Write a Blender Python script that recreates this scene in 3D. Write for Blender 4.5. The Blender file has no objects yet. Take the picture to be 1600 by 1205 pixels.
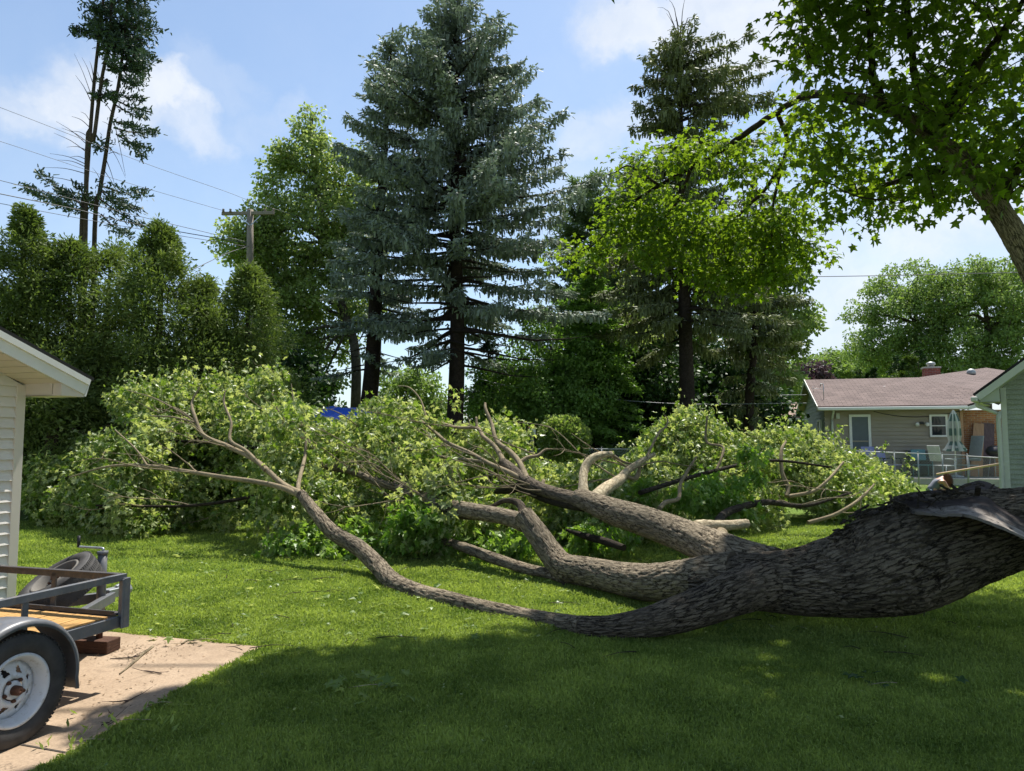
import bpy, math, random
import numpy as np
from mathutils import Vector, Matrix
R = math.radians
rng = np.random.default_rng(7)
random.seed(7)
sc = bpy.context.scene
COL = sc.collection

# ------------------------------------------------------------ camera
EYE, F, PITCH = 1.65, 1150.0, R(4.35)
cd = bpy.data.cameras.new('camera'); cam = bpy.data.objects.new('camera', cd); COL.objects.link(cam)
cam.location = (0, 0, EYE); cam.rotation_euler = (math.pi/2 + PITCH, 0, 0)
cd.sensor_width = 36; cd.lens = F/1600*36; cd.clip_end = 3000; cd.clip_start = .05
sc.camera = cam
def P(px, py, D):
    """point that stands at photo pixel (px,py) at distance D north of the camera"""
    x = (px-800)/F; y = (602.5-py)/F
    dy = math.cos(PITCH) - y*math.sin(PITCH); dz = math.sin(PITCH) + y*math.cos(PITCH)
    return np.array([x/dy*D, D, EYE + dz/dy*D])
def ray(px, py):
    p = P(px, py, 1.0); return p - np.array([0, 0, EYE])
def G(px, py, z=0.):
    r = ray(px, py); t = (z-EYE)/r[2]
    return np.array([r[0]*t, r[1]*t, z])

# ------------------------------------------------------------ light
SUN_EL, SUN_AZ = R(64), math.atan2(.40, .92)          # azimuth from +Y towards +X
S = np.array([math.sin(SUN_AZ)*math.cos(SUN_EL), math.cos(SUN_AZ)*math.cos(SUN_EL), math.sin(SUN_EL)])
sd = bpy.data.lights.new('sun', 'SUN'); sd.energy = 5.0; sd.angle = R(.55); sd.color = (1, .955, .88)
so = bpy.data.objects.new('sun', sd); COL.objects.link(so); so.location = (8, 20, 40)
so.rotation_euler = Vector(S).to_track_quat('Z', 'Y').to_euler()
sc.view_settings.view_transform = 'Standard'; sc.view_settings.look = 'None'
sc.view_settings.exposure = 0.80; sc.view_settings.gamma = 1
sc.render.film_transparent = False
sc.cycles.max_bounces = 7; sc.cycles.diffuse_bounces = 3; sc.cycles.glossy_bounces = 2
sc.cycles.transmission_bounces = 4; sc.cycles.transparent_max_bounces = 12
sc.cycles.use_adaptive_sampling = True; sc.cycles.adaptive_threshold = .02
sc.cycles.caustics_reflective = False; sc.cycles.caustics_refractive = False

W = bpy.data.worlds.new('World'); sc.world = W; W.use_nodes = True
nt = W.node_tree; nt.nodes.clear()
def nd(nt, t, **kw):
    n = nt.nodes.new(t)
    for k, v in kw.items():
        if hasattr(n, k): setattr(n, k, v)
        else: raise KeyError(k)
    return n
def lk(nt, a, b): nt.links.new(a, b)
def math_(nt, op, a, b=None, c=None, clamp=False):
    n = nd(nt, 'ShaderNodeMath', operation=op, use_clamp=clamp)
    for i, v in enumerate((a, b, c)):
        if v is None: continue
        if isinstance(v, (int, float)): n.inputs[i].default_value = v
        else: lk(nt, v, n.inputs[i])
    return n.outputs[0]
def vmath(nt, op, a, b=None):
    n = nd(nt, 'ShaderNodeVectorMath', operation=op)
    for i, v in enumerate((a, b)):
        if v is None: continue
        if isinstance(v, (tuple, list)): n.inputs[i].default_value = v
        else: lk(nt, v, n.inputs[i])
    return n.outputs['Value'] if op in ('LENGTH', 'DISTANCE', 'DOT_PRODUCT') else n.outputs[0]
def noise_(nt, vec, scale, detail=4, rough=.55, dist=0., out='Fac'):
    n = nd(nt, 'ShaderNodeTexNoise'); n.inputs['Scale'].default_value = scale
    n.inputs['Detail'].default_value = detail; n.inputs['Roughness'].default_value = rough
    n.inputs['Distortion'].default_value = dist
    if vec is not None: lk(nt, vec, n.inputs['Vector'])
    return n.outputs[out]
def ramp_(nt, fac, stops, interp='LINEAR'):
    n = nd(nt, 'ShaderNodeValToRGB'); n.color_ramp.interpolation = interp
    e = n.color_ramp.elements
    while len(e) < len(stops): e.new(.5)
    for el, (p, c) in zip(e, stops):
        el.position = p
        if isinstance(c, (int, float)): c = (c, c, c)
        el.color = (*c, 1)
    lk(nt, fac, n.inputs[0]); return n.outputs[0]
def mix_(nt, fac, a, b, blend='MIX'):
    n = nd(nt, 'ShaderNodeMix', data_type='RGBA', blend_type=blend, clamp_factor=True)
    for i, v in ((0, fac), (6, a), (7, b)):
        if isinstance(v, (int, float)): n.inputs[i].default_value = v if i == 0 else (v, v, v, 1)
        elif isinstance(v, (tuple, list)): n.inputs[i].default_value = (*v, 1)
        else: lk(nt, v, n.inputs[i])
    return n.outputs[2]
def mapr(nt, v, a, b, c=0., d=1., t='SMOOTHSTEP'):
    n = nd(nt, 'ShaderNodeMapRange', interpolation_type=t)
    lk(nt, v, n.inputs[0])
    for i, x in zip((1, 2, 3, 4), (a, b, c, d)): n.inputs[i].default_value = x
    return n.outputs[0]

# sky: Nishita plus clouds that stand in fixed compass directions
sky = nd(nt, 'ShaderNodeTexSky', sky_type='NISHITA', sun_disc=False)
sky.sun_elevation = SUN_EL; sky.sun_rotation = SUN_AZ; sky.air_density = 1.0; sky.dust_density = .8; sky.ozone_density = 2.5
tc = nd(nt, 'ShaderNodeTexCoord'); D0 = tc.outputs['Generated']
wob = vmath(nt, 'SUBTRACT', noise_(nt, D0, 5.5, 6, .6, 0, 'Color'), (.5, .5, .5))
wobs = nd(nt, 'ShaderNodeVectorMath', operation='SCALE'); lk(nt, wob, wobs.inputs[0]); wobs.inputs[3].default_value = .16
DW = vmath(nt, 'ADD', D0, wobs.outputs[0])
wob2 = vmath(nt, 'SUBTRACT', noise_(nt, D0, 26, 5, .6, 0, 'Color'), (.5, .5, .5))
wobs2 = nd(nt, 'ShaderNodeVectorMath', operation='SCALE'); lk(nt, wob2, wobs2.inputs[0]); wobs2.inputs[3].default_value = .035
DW = vmath(nt, 'ADD', DW, wobs2.outputs[0])
clouds = [(75, 185, 70, .8), (150, 170, 85, .85), (215, 165, 75, .9), (265, 150, 60, .95), (290, 190, 60, .6), (20, 190, 60, .6),
          (985, 40, 75, 1), (1040, 60, 75, 1), (1110, 20, 115, 1), (1200, 70, 105, .95), (1130, 105, 85, .9), (1290, -20, 190, .85), (1450, 0, 200, .6),
          (960, 215, 48, .5), (1000, 235, 45, .4), (930, 235, 55, .4), (395, 175, 55, .22), (330, 110, 60, .18), (440, 150, 40, .2), (380, 100, 30, .15),
          (1330, 560, 260, .35), (1480, 330, 130, .45), (1590, 300, 120, .5), (1250, 420, 150, .3), (880, 320, 110, .25), (1100, 330, 140, .3)]
acc = None
for (px, py, r, a) in clouds:
    c = ray(px, py); c /= np.linalg.norm(c)
    d = vmath(nt, 'SUBTRACT', DW, tuple(c))
    d = vmath(nt, 'MULTIPLY', d, (1, 1, 1.35))
    m = mapr(nt, vmath(nt, 'LENGTH', d), r/F*1.15, r/F*.35, 0, a)
    acc = m if acc is None else math_(nt, 'MAXIMUM', acc, m)
sep = nd(nt, 'ShaderNodeSeparateXYZ'); lk(nt, D0, sep.inputs[0])
hz = mapr(nt, sep.outputs[2], .75, -.02, .06, .42)
hx = mapr(nt, sep.outputs[0], -.1, .75, 0, .34)                    # thin veil of high cloud to the east
veil = math_(nt, 'MULTIPLY', math_(nt, 'ADD', hz, hx), mapr(nt, noise_(nt, D0, 3.2, 6, .62), .25, .75, .45, 1.15, 'LINEAR'))
alpha = math_(nt, 'ADD', math_(nt, 'MULTIPLY', acc, mapr(nt, noise_(nt, DW, 14, 5, .6), .2, .62, .62, 1.0, 'LINEAR')), veil, clamp=True)
wht = ramp_(nt, noise_(nt, DW, 7, 5, .6), [(.3, (4.9, 5.5, 6.5)), (.7, (6.7, 6.95, 7.3))])
skyc = mix_(nt, 1.0, sky.outputs[0], (1.12, 1.20, 1.20), 'MULTIPLY')
colr = mix_(nt, math_(nt, 'MULTIPLY', alpha, .92), skyc, wht)
bg = nd(nt, 'ShaderNodeBackground'); lk(nt, colr, bg.inputs[0]); bg.inputs[1].default_value = .084
ow = nd(nt, 'ShaderNodeOutputWorld'); lk(nt, bg.outputs[0], ow.inputs[0])

# ------------------------------------------------------------ materials
def newmat(name):
    m = bpy.data.materials.new(name); m.use_nodes = True
    t = m.node_tree; p = t.nodes['Principled BSDF']; return m, t, p
def coords(t, kind='Object'):
    return nd(t, 'ShaderNodeTexCoord').outputs[kind]
def posn(t): return nd(t, 'ShaderNodeNewGeometry').outputs['Position']
def bump(t, p, h, strength=.3, dist=.01):
    b = nd(t, 'ShaderNodeBump'); b.inputs['Strength'].default_value = strength; b.inputs['Distance'].default_value = dist
    lk(t, h, b.inputs['Height']); lk(t, b.outputs[0], p.inputs['Normal'])
def plain(name, c, rough=.6, metal=0., var=.15, scale=6., bmp=.1, spec=.5, dirt=None):
    """paint, metal, plastic: base colour with wear in blotches"""
    m, t, p = newmat(name); v = posn(t)
    n = noise_(t, v, scale, 6, .65); lo = tuple(x*(1-var) for x in c); hi = tuple(min(1, x*(1+var)) for x in c)
    col = ramp_(t, n, [(.3, lo), (.7, hi)])
    if dirt: col = mix_(t, mapr(t, noise_(t, v, scale*2.3, 8, .7), .52, .66, 0, .8), col, dirt)
    lk(t, col, p.inputs['Base Color'])
    p.inputs['Roughness'].default_value = rough; p.inputs['Metallic'].default_value = metal
    p.inputs['Specular IOR Level'].default_value = spec
    if bmp: bump(t, p, noise_(t, v, scale*12, 4, .6), bmp, .004)
    return m
def leafmat(name, dark, light, under=None, trans=.35, rough=.5, clump=1.2, tcol=None, spec=.35):
    m, t, p = newmat(name)
    at = nd(t, 'ShaderNodeAttribute'); at.attribute_name = 'rnd'
    n = noise_(t, posn(t), clump, 3, .6)
    f = math_(t, 'ADD', math_(t, 'MULTIPLY', at.outputs['Fac'], .55), math_(t, 'MULTIPLY', mapr(t, n, .3, .7, 0, 1, 'LINEAR'), .45))
    col = ramp_(t, f, [(0., dark), (1., light)])
    if under is not None:
        g = nd(t, 'ShaderNodeNewGeometry')
        col = mix_(t, g.outputs['Backfacing'], col, mix_(t, at.outputs['Fac'], tuple(x*.75 for x in under), under))
    lk(t, col, p.inputs['Base Color']); p.inputs['Roughness'].default_value = rough
    p.inputs['Specular IOR Level'].default_value = spec
    tr = nd(t, 'ShaderNodeBsdfTranslucent')
    tcl = mix_(t, 1., col, tcol or (1.5, 1.7, .7), 'MULTIPLY'); lk(t, tcl, tr.inputs[0])
    mx = nd(t, 'ShaderNodeMixShader'); mx.inputs[0].default_value = trans
    lk(t, p.outputs[0], mx.inputs[1]); lk(t, tr.outputs[0], mx.inputs[2])
    lk(t, mx.outputs[0], t.nodes['Material Output'].inputs[0]); return m
def barkmat(name, dark, light, fis=(.02, .016, .012), su=9., sv=2.2, depth=.02, patch=None):
    """bark in tube UVs: u metres round, v metres along"""
    m, t, p = newmat(name); uv = coords(t, 'UV')
    mp = nd(t, 'ShaderNodeMapping'); lk(t, uv, mp.inputs[0]); mp.inputs['Scale'].default_value = (su, sv, 1)
    n1 = noise_(t, mp.outputs[0], 1.6, 7, .62, .6)
    vo = nd(t, 'ShaderNodeTexVoronoi', feature='DISTANCE_TO_EDGE'); vo.inputs['Scale'].default_value = 1.0
    wv = vmath(t, 'ADD', mp.outputs[0], vmath(t, 'MULTIPLY', noise_(t, mp.outputs[0], .9, 6, .72, 0, 'Color'), (2.2, 2.2, 1))); lk(t, wv, vo.inputs['Vector'])
    crack = mapr(t, math_(t, 'ADD', vo.outputs['Distance'], math_(t, 'MULTIPLY', math_(t, 'SUBTRACT', noise_(t, mp.outputs[0], 2.5, 3, .6), .5), .25)), .0, .12, .15, 1)
    at = nd(t, 'ShaderNodeAttribute'); at.attribute_name = 'rnd'; deep = mapr(t, at.outputs['Fac'], .0, .45, .25, 1)
    n2 = noise_(t, posn(t), 2.2, 5, .6)
    col = ramp_(t, n1, [(.28, dark), (.72, light)])
    if patch: col = mix_(t, mapr(t, n2, .5, .62, 0, .75), col, patch)
    fade = mapr(t, noise_(t, posn(t), 3.5, 4, .6), .38, .62, 0, .62); crack = math_(t, 'MAXIMUM', crack, fade)
    col = mix_(t, math_(t, 'MULTIPLY', crack, deep), fis, col); col = mix_(t, .7, col, mix_(t, 1., col, ramp_(t, noise_(t, posn(t), 1.7, 5, .65), [(.3, (.55, .55, .52)), (.7, (1.4, 1.35, 1.25))]), 'MULTIPLY'))
    fine = noise_(t, posn(t), 90, 4, .7); col = mix_(t, .6, col, mix_(t, 1., col, ramp_(t, fine, [(.3, .6), (.7, 1.4)]), 'MULTIPLY'))
    lk(t, col, p.inputs['Base Color']); p.inputs['Roughness'].default_value = .9; p.inputs['Specular IOR Level'].default_value = .15
    h = math_(t, 'ADD', math_(t, 'MULTIPLY', n1, .4), math_(t, 'ADD', math_(t, 'MULTIPLY', crack, .6), math_(t, 'MULTIPLY', fine, .25)))
    bump(t, p, h, .9, depth); return m

M = {}
def brickmat(name, c1, c2, mortar, sx, sy, ms=.02, rough=.85, bmpd=.004, stain=None, offset=.5):
    """rows in UV metres"""
    m, t, p = newmat(name); uv = coords(t, 'UV')
    b = nd(t, 'ShaderNodeTexBrick', offset=offset); lk(t, uv, b.inputs[0])
    b.inputs['Scale'].default_value = 1; b.inputs['Brick Width'].default_value = sx; b.inputs['Row Height'].default_value = sy
    b.inputs['Mortar Size'].default_value = ms; b.inputs['Color1'].default_value = (*c1, 1); b.inputs['Color2'].default_value = (*c2, 1)
    b.inputs['Mortar'].default_value = (*mortar, 1); b.inputs['Mortar Smooth'].default_value = .3
    col = mix_(t, .55, b.outputs[0], mix_(t, 1., b.outputs[0], ramp_(t, noise_(t, uv, 1.3, 7, .7), [(.3, .55), (.7, 1.35)]), 'MULTIPLY'))
    col = mix_(t, .5, col, mix_(t, 1., col, ramp_(t, noise_(t, uv, 35, 3, .7), [(.3, .6), (.7, 1.4)]), 'MULTIPLY'))
    if stain: col = mix_(t, mapr(t, noise_(t, uv, .8, 5, .6), .5, .7, 0, .6), col, stain)
    lk(t, col, p.inputs['Base Color']); p.inputs['Roughness'].default_value = rough; p.inputs['Specular IOR Level'].default_value = .2
    bump(t, p, math_(t, 'SUBTRACT', 1., b.outputs['Fac']), .6, bmpd); return m

# ------------------------------------------------------------ mesh helpers
def nz(v): 
    v = np.asarray(v, float); l = np.linalg.norm(v, axis=-1, keepdims=True); l[l == 0] = 1; return v/l
class MB:
    def __init__(s): s.V = []; s.F = []; s.n = 0
    def add(s, V, F, uv=None, rnd=None, mi=0, smooth=False):
        V = np.asarray(V, float).reshape(-1, 3); F = np.asarray(F, int)
        if F.ndim == 1: F = F[None]
        s.V.append(V); s.F.append((F + s.n, uv, rnd, mi, smooth)); s.n += len(V); return s
    def box(s, c, sz, rot=None, mi=0):
        """c centre, sz full size, rot 3 columns axes"""
        h = np.array(sz)/2; k = np.array([[x, y, z] for x in (-1, 1) for y in (-1, 1) for z in (-1, 1)], float)*h
        if rot is not None: k = k @ np.asarray(rot, float)
        F = [[0, 1, 3, 2], [4, 6, 7, 5], [0, 4, 5, 1], [2, 3, 7, 6], [0, 2, 6, 4], [1, 5, 7, 3]]
        d = {0: (1, 2), 1: (1, 2), 2: (0, 2), 3: (0, 2), 4: (0, 1), 5: (0, 1)}
        base = np.array([[x, y, z] for x in (-1, 1) for y in (-1, 1) for z in (-1, 1)], float)*h
        uv = np.array([[base[i][list(d[q])] for i in f] for q, f in enumerate(F)])
        return s.add(k + np.array(c, float), F, uv, mi=mi)
    def bar(s, a, b, w, h, up=(0, 0, 1), mi=0):
        a = np.array(a, float); b = np.array(b, float); d = b-a; L = np.linalg.norm(d); d /= L
        side = nz(np.cross(d, up)); u = np.cross(side, d)
        return s.box((a+b)/2, (L, w, h), [d, side, u], mi)
    def poly(s, pts, th=None, mi=0, uvax=None):
        """flat polygon, optionally extruded by vector th"""
        pts = np.array(pts, float); n = len(pts)
        if uvax is None:
            e = nz(pts[1]-pts[0]); nn = nz(np.cross(pts[1]-pts[0], pts[2]-pts[1])); uvax = (e, np.cross(nn, e))
        uv = np.stack([pts@uvax[0], pts@uvax[1]], -1)
        if th is None: return s.add(pts, [list(range(n))], uv[None], mi=mi)
        th = np.array(th, float); s.add(np.vstack([pts]), [list(range(n))], uv[None], mi=mi)
        s.add(pts+th, [list(range(n))[::-1]], uv[None][:, ::-1], mi=mi)
        for i in range(n):
            j = (i+1) % n; s.add([pts[j], pts[i], pts[i]+th, pts[j]+th], [[0, 1, 2, 3]], mi=mi)
        return s
    def tube(s, pts, rad, sides=8, seg=None, wob=0., mi=0, cap=True, disp=None, smooth=True, v0=0.):
        pts = np.array(pts, float); rad = np.broadcast_to(np.array(rad, float), (len(pts),)).copy()
        if seg and len(pts) > 1: pts, rad = spline(pts, rad, seg)
        n = len(pts); T = np.gradient(pts, axis=0) if n > 2 else np.repeat([pts[-1]-pts[0]], n, 0)
        T = nz(T); ref = np.array([0, 0, 1.]) if abs(T[0][2]) < .9 else np.array([1., 0, 0])
        A = np.zeros((n, 3)); a = nz(np.cross(T[0], ref))
        for i in range(n):
            a = a - T[i]*(a@T[i]); a /= np.linalg.norm(a); A[i] = a
        B = np.cross(T, A)
        if wob:
            ph = rng.uniform(0, 50); ii = np.arange(n)
            pts = pts + (A*np.sin(ii*1.3+ph)[:, None]+B*np.cos(ii*1.9+ph)[:, None])*(rad*wob)[:, None]
        th = np.arange(sides)/sides*2*math.pi
        ln = np.concatenate([[0], np.cumsum(np.linalg.norm(np.diff(pts, axis=0), axis=1))])+v0
        rr = rad[:, None]*np.ones(sides)
        dep = None
        if disp is not None:
            dd, dep = disp(th[None, :]*np.ones((n, 1)), ln[:, None]*np.ones(sides), rr); rr = rr + dd
        V = pts[:, None] + A[:, None]*(np.cos(th)*rr)[..., None] + B[:, None]*(np.sin(th)*rr)[..., None]
        i, j = np.meshgrid(np.arange(n-1), np.arange(sides), indexing='ij'); j2 = (j+1) % sides
        Fc = np.stack([i*sides+j, i*sides+j2, (i+1)*sides+j2, (i+1)*sides+j], -1).reshape(-1, 4)
        R0 = rad.mean()*2*math.pi
        U = np.stack([j/sides*R0, (j+1)/sides*R0, (j+1)/sides*R0, j/sides*R0], -1).reshape(-1, 4)
        Vv = np.stack([ln[i], ln[i], ln[i+1], ln[i+1]], -1).reshape(-1, 4)
        s.add(V, Fc, np.stack([U, Vv], -1), None if dep is None else dep[i, j].ravel(), mi=mi, smooth=smooth)
        if cap:
            b = s.n - n*sides
            s.F.append((np.array([list(range(sides))[::-1]])+b, None, None, mi, False))
            s.F.append((np.array([list(range((n-1)*sides, n*sides))])+b, None, None, mi, False))
        return s
    def lathe(s, prof, c, ax, n=48, mi=0, closed=True, smooth=True):
        """prof [(r, h)] about axis ax through c"""
        ax = nz(ax); a = nz(np.cross(ax, (0, 0, 1) if abs(ax[2]) < .9 else (1, 0, 0))); b = np.cross(ax, a)
        th = np.arange(n)/n*2*math.pi; m = len(prof)
        V = np.array([[np.array(c)+ax*h+(a*math.cos(t)+b*math.sin(t))*r for t in th] for r, h in prof])
        i, j = np.meshgrid(np.arange(m if closed else m-1), np.arange(n), indexing='ij'); j2 = (j+1) % n; i2 = (i+1) % m
        Fc = np.stack([i*n+j, i*n+j2, i2*n+j2, i2*n+j], -1).reshape(-1, 4)
        return s.add(V, Fc, mi=mi, smooth=smooth)
    def build(s, name, mats, parent=None, label=None, cat=None, group=None, kind=None, bevel=0., solid=0.):
        me = bpy.data.meshes.new(name); V = np.concatenate(s.V) if s.V else np.zeros((0, 3))
        org = np.array(parent_loc(parent)) if parent else np.zeros(3)
        if parent is None and cat:
            org = np.array([V[:, 0].mean(), V[:, 1].mean(), V[:, 2].min()])
        V = V - org
        me.vertices.add(len(V)); me.vertices.foreach_set('co', V.astype(np.float32).ravel())
        loops = np.concatenate([f[0].ravel() for f in s.F]); sizes = np.concatenate([np.full(len(f[0]), f[0].shape[1]) for f in s.F])
        me.loops.add(len(loops)); me.loops.foreach_set('vertex_index', loops.astype(np.int32))
        me.polygons.add(len(sizes)); st = np.concatenate([[0], np.cumsum(sizes)[:-1]])
        me.polygons.foreach_set('loop_start', st.astype(np.int32)); me.polygons.foreach_set('loop_total', sizes.astype(np.int32))
        me.polygons.foreach_set('material_index', np.concatenate([np.full(len(f[0]), f[3]) for f in s.F]).astype(np.int32))
        me.polygons.foreach_set('use_smooth', np.concatenate([np.full(len(f[0]), f[4]) for f in s.F]).astype(bool))
        uv = np.concatenate([(np.asarray(f[1], float).reshape(-1, 2) if f[1] is not None else np.zeros((f[0].size, 2))) for f in s.F])
        l = me.uv_layers.new(name='UVMap'); l.data.foreach_set('uv', uv.astype(np.float32).ravel())
        if any(f[2] is not None for f in s.F):
            rn = np.concatenate([(np.broadcast_to(f[2], (len(f[0]),)) if f[2] is not None else np.full(len(f[0]), .5)) for f in s.F])
            at = me.attributes.new('rnd', 'FLOAT', 'FACE'); at.data.foreach_set('value', rn.astype(np.float32))
        me.update(calc_edges=True)
        for m in (mats if isinstance(mats, (list, tuple)) else [mats]): me.materials.append(M[m] if isinstance(m, str) else m)
        o = bpy.data.objects.new(name, me); COL.objects.link(o); o.location = org if parent is None else (0, 0, 0)
        if parent: o.parent = parent
        tag(o, label, cat, group, kind)
        if bevel:
            b = o.modifiers.new('bevel', 'BEVEL'); b.width = bevel; b.segments = 2; b.limit_method = 'ANGLE'
        if solid:
            b = o.modifiers.new('thick', 'SOLIDIFY'); b.thickness = solid; b.offset = 0
        return o
def parent_loc(o):
    v = Vector(o.location)
    while o.parent: o = o.parent; v += o.location
    return v
def tag(o, label=None, cat=None, group=None, kind=None):
    for k, v in (('label', label), ('category', cat), ('group', group), ('kind', kind)):
        if v: o[k] = v
    return o
def root(name, loc, label, cat, group=None):
    o = bpy.data.objects.new(name, None); COL.objects.link(o); o.location = [float(x) for x in loc]; o.empty_display_size = .3
    return tag(o, label, cat, group)
def spline(pts, rad, k):
    n = len(pts); q = np.column_stack([pts, rad]); q = np.vstack([2*q[0]-q[1], q, 2*q[-1]-q[-2]]); out = []
    for i in range(1, n):
        p0, p1, p2, p3 = q[i-1], q[i], q[i+1], q[i+2]
        for t in np.linspace(0, 1, k, endpoint=False):
            out.append(.5*(2*p1+(p2-p0)*t+(2*p0-5*p1+4*p2-p3)*t*t+(3*p1-p0-3*p2+p3)*t**3))
    out.append(q[n]); out = np.array(out); return out[:, :3], np.maximum(out[:, 3], .001)

# vectorised gradient-free value noise
_perm = rng.random((64, 64, 64))
def vnoise(x, y, z):
    xi, yi, zi = np.floor(x).astype(int), np.floor(y).astype(int), np.floor(z).astype(int)
    fx, fy, fz = x-xi, y-yi, z-zi; fx, fy, fz = [f*f*(3-2*f) for f in (fx, fy, fz)]
    g = lambda a, b, c: _perm[(xi+a) & 63, (yi+b) & 63, (zi+c) & 63]
    l = lambda a, b, t: a+(b-a)*t
    return l(l(l(g(0,0,0), g(1,0,0), fx), l(g(0,1,0), g(1,1,0), fx), fy), l(l(g(0,0,1), g(1,0,1), fx), l(g(0,1,1), g(1,1,1), fx), fy), fz)
def fbm(x, y, z, o=4, g=.5):
    s = 0; a = 1; t = 0
    for i in range(o):
        s = s + a*vnoise(x+i*17.3, y+i*9.1, z+i*5.7); t += a; a *= g; x, y, z = x*2.03, y*2.03, z*2.03
    return s/t

# leaf templates (x across, y along, z out of plane)
MAPLE = np.array([(0, 0, 0), (.40, -.06, -.06), (.25, .18, 0), (.62, .46, -.12), (.40, .50, -.02), (.2, .52, .02), (.12, .74, 0), (0, 1, -.14),
                  (-.12, .74, 0), (-.2, .52, .02), (-.40, .50, -.02), (-.62, .46, -.12), (-.25, .18, 0), (-.40, -.06, -.06)])
MAPLE_S = np.array([(0, 0, 0), (.42, .02, -.08), (.24, .2, 0), (.6, .5, -.12), (.2, .54, .02), (0, 1, -.16), (-.2, .54, .02), (-.6, .5, -.12), (-.24, .2, 0), (-.42, .02, -.08)])
DIAM = np.array([(0, 0, 0), (.34, .42, -.05), (0, 1, -.1), (-.34, .5, -.05)])
SPRAY = np.array([(-.05, 0, 0), (.05, 0, 0), (.3, .55, -.04), (.03, 1, -.1), (-.28, .6, -.04)])
NEED = np.array([(-.5, 0, 0), (.5, 0, 0), (.28, 1, 0), (-.28, 1, 0)])
def leaves(mb, pos, tip, nrm, size, tmpl, width=1., rnd=None, mi=0):
    n = len(pos)
    if n == 0: return
    tip = nz(tip); side = nz(np.cross(tip, nrm)); nn = np.cross(side, tip)
    size = np.broadcast_to(size, (n,))[:, None, None]
    w = tmpl[None, :, 0:1]*width
    V = pos[:, None] + size*(side[:, None]*w + tip[:, None]*tmpl[None, :, 1:2] + nn[:, None]*tmpl[None, :, 2:3])
    k = len(tmpl); Fc = np.arange(n*k).reshape(n, k)
    if rnd is None: rnd = rng.random(n)
    mb.add(V, Fc, None, rnd, mi)
def rdir(n): return nz(rng.normal(size=(n, 3)))
def clump_pts(cs, rs, per, flat=.75, shell=.55):
    """points in ellipsoid clumps, denser towards the outside; returns pos, outward, clump index"""
    cs = np.asarray(cs, float); rs = np.broadcast_to(rs, (len(cs),)); per = np.broadcast_to(per, (len(cs),)).astype(int)
    idx = np.repeat(np.arange(len(cs)), per); d = rdir(len(idx))
    r = (shell + (1-shell)*rng.random(len(idx))**.7); r = np.where(rng.random(len(idx)) < .25, rng.random(len(idx)), r)
    off = d*(r*rs[idx])[:, None]; off[:, 2] *= flat
    return cs[idx]+off, d, idx
# ------------------------------------------------------------ material set
m, t, p = newmat('lawn soil and thatch'); v = posn(t)
a = noise_(t, v, .55, 5, .6); b_ = noise_(t, v, 34, 5, .75); c_ = noise_(t, v, 3.5, 4, .6)
col = ramp_(t, b_, [(.3, (.04, .085, .012)), (.5, (.13, .215, .034)), (.72, (.27, .37, .09))])
col = mix_(t, mapr(t, a, .42, .62, 0, .55), col, (.15, .17, .05)); col = mix_(t, mapr(t, c_, .5, .75, 0, .5), col, (.05, .09, .018))
lk(t, col, p.inputs['Base Color']); p.inputs['Roughness'].default_value = .9; p.inputs['Specular IOR Level'].default_value = .1
bump(t, p, b_, 1., .05); M['lawn'] = m
M['grass'] = leafmat('grass blade', (.045, .105, .014), (.42, .51, .135), None, .40, .55, 1.6, (1.5, 1.5, .8), .25)
m, t, p = newmat('old concrete'); v = posn(t)
n1 = noise_(t, v, .9, 7, .65); n2 = noise_(t, v, 60, 4, .7); n3 = noise_(t, v, 6, 6, .7, .5)
col = ramp_(t, n1, [(.3, (.23, .165, .108)), (.5, (.33, .245, .168)), (.7, (.39, .30, .215))])
col = mix_(t, .6, col, mix_(t, 1., col, ramp_(t, n2, [(.3, .62), (.7, 1.3)]), 'MULTIPLY'))
col = mix_(t, mapr(t, n3, .55, .7, 0, .55), col, (.20, .145, .10))
vo = nd(t, 'ShaderNodeTexVoronoi', feature='DISTANCE_TO_EDGE'); vo.inputs['Scale'].default_value = .55
lk(t, vmath(t, 'ADD', v, noise_(t, v, 2.5, 5, .6, 0, 'Color')), vo.inputs['Vector'])
col = mix_(t, mapr(t, vo.outputs['Distance'], .0, .005, .45, 0), col, (.06, .045, .03))
lk(t, col, p.inputs['Base Color']); p.inputs['Roughness'].default_value = .9; p.inputs['Specular IOR Level'].default_value = .2
bump(t, p, n2, .5, .004); M['concrete'] = m
M['patio'] = plain('pale patio concrete', (.42, .40, .36), .9)
M['siding_white'] = plain('white vinyl siding', (.68, .645, .60), .5, var=.05, scale=1.5, bmp=0, dirt=None)
M['trim_cream'] = plain('cream vinyl trim', (.62, .57, .50), .5, var=.05, scale=3, bmp=0)
M['soffit'] = plain('cream soffit', (.62, .56, .48), .6, var=.04, scale=3, bmp=0)
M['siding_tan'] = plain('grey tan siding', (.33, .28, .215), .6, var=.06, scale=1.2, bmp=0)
M['siding_green'] = brickmat('sage clapboard', (.30, .325, .28), (.285, .31, .265), (.2, .22, .19), .9, 5., .004, .7, .002)
M['siding_sage'] = plain('sage siding', (.37, .40, .34), .65, var=.05, scale=1.5, bmp=0)
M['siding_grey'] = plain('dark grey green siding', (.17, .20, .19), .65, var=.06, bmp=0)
M['white_trim'] = plain('white painted trim', (.74, .73, .70), .5, var=.05, bmp=0)
M['pale_trim'] = plain('pale green white trim', (.50, .52, .47), .5, var=.05, bmp=0)
M['shingle'] = brickmat('dusty rose shingles', (.185, .142, .130), (.14, .108, .10), (.07, .05, .045), .32, .14, .012, .95, .008, (.17, .13, .12))
M['shingle_tan'] = brickmat('tan shingles', (.42, .30, .24), (.34, .25, .2), (.16, .12, .1), .32, .14, .012, .95, .008)
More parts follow.
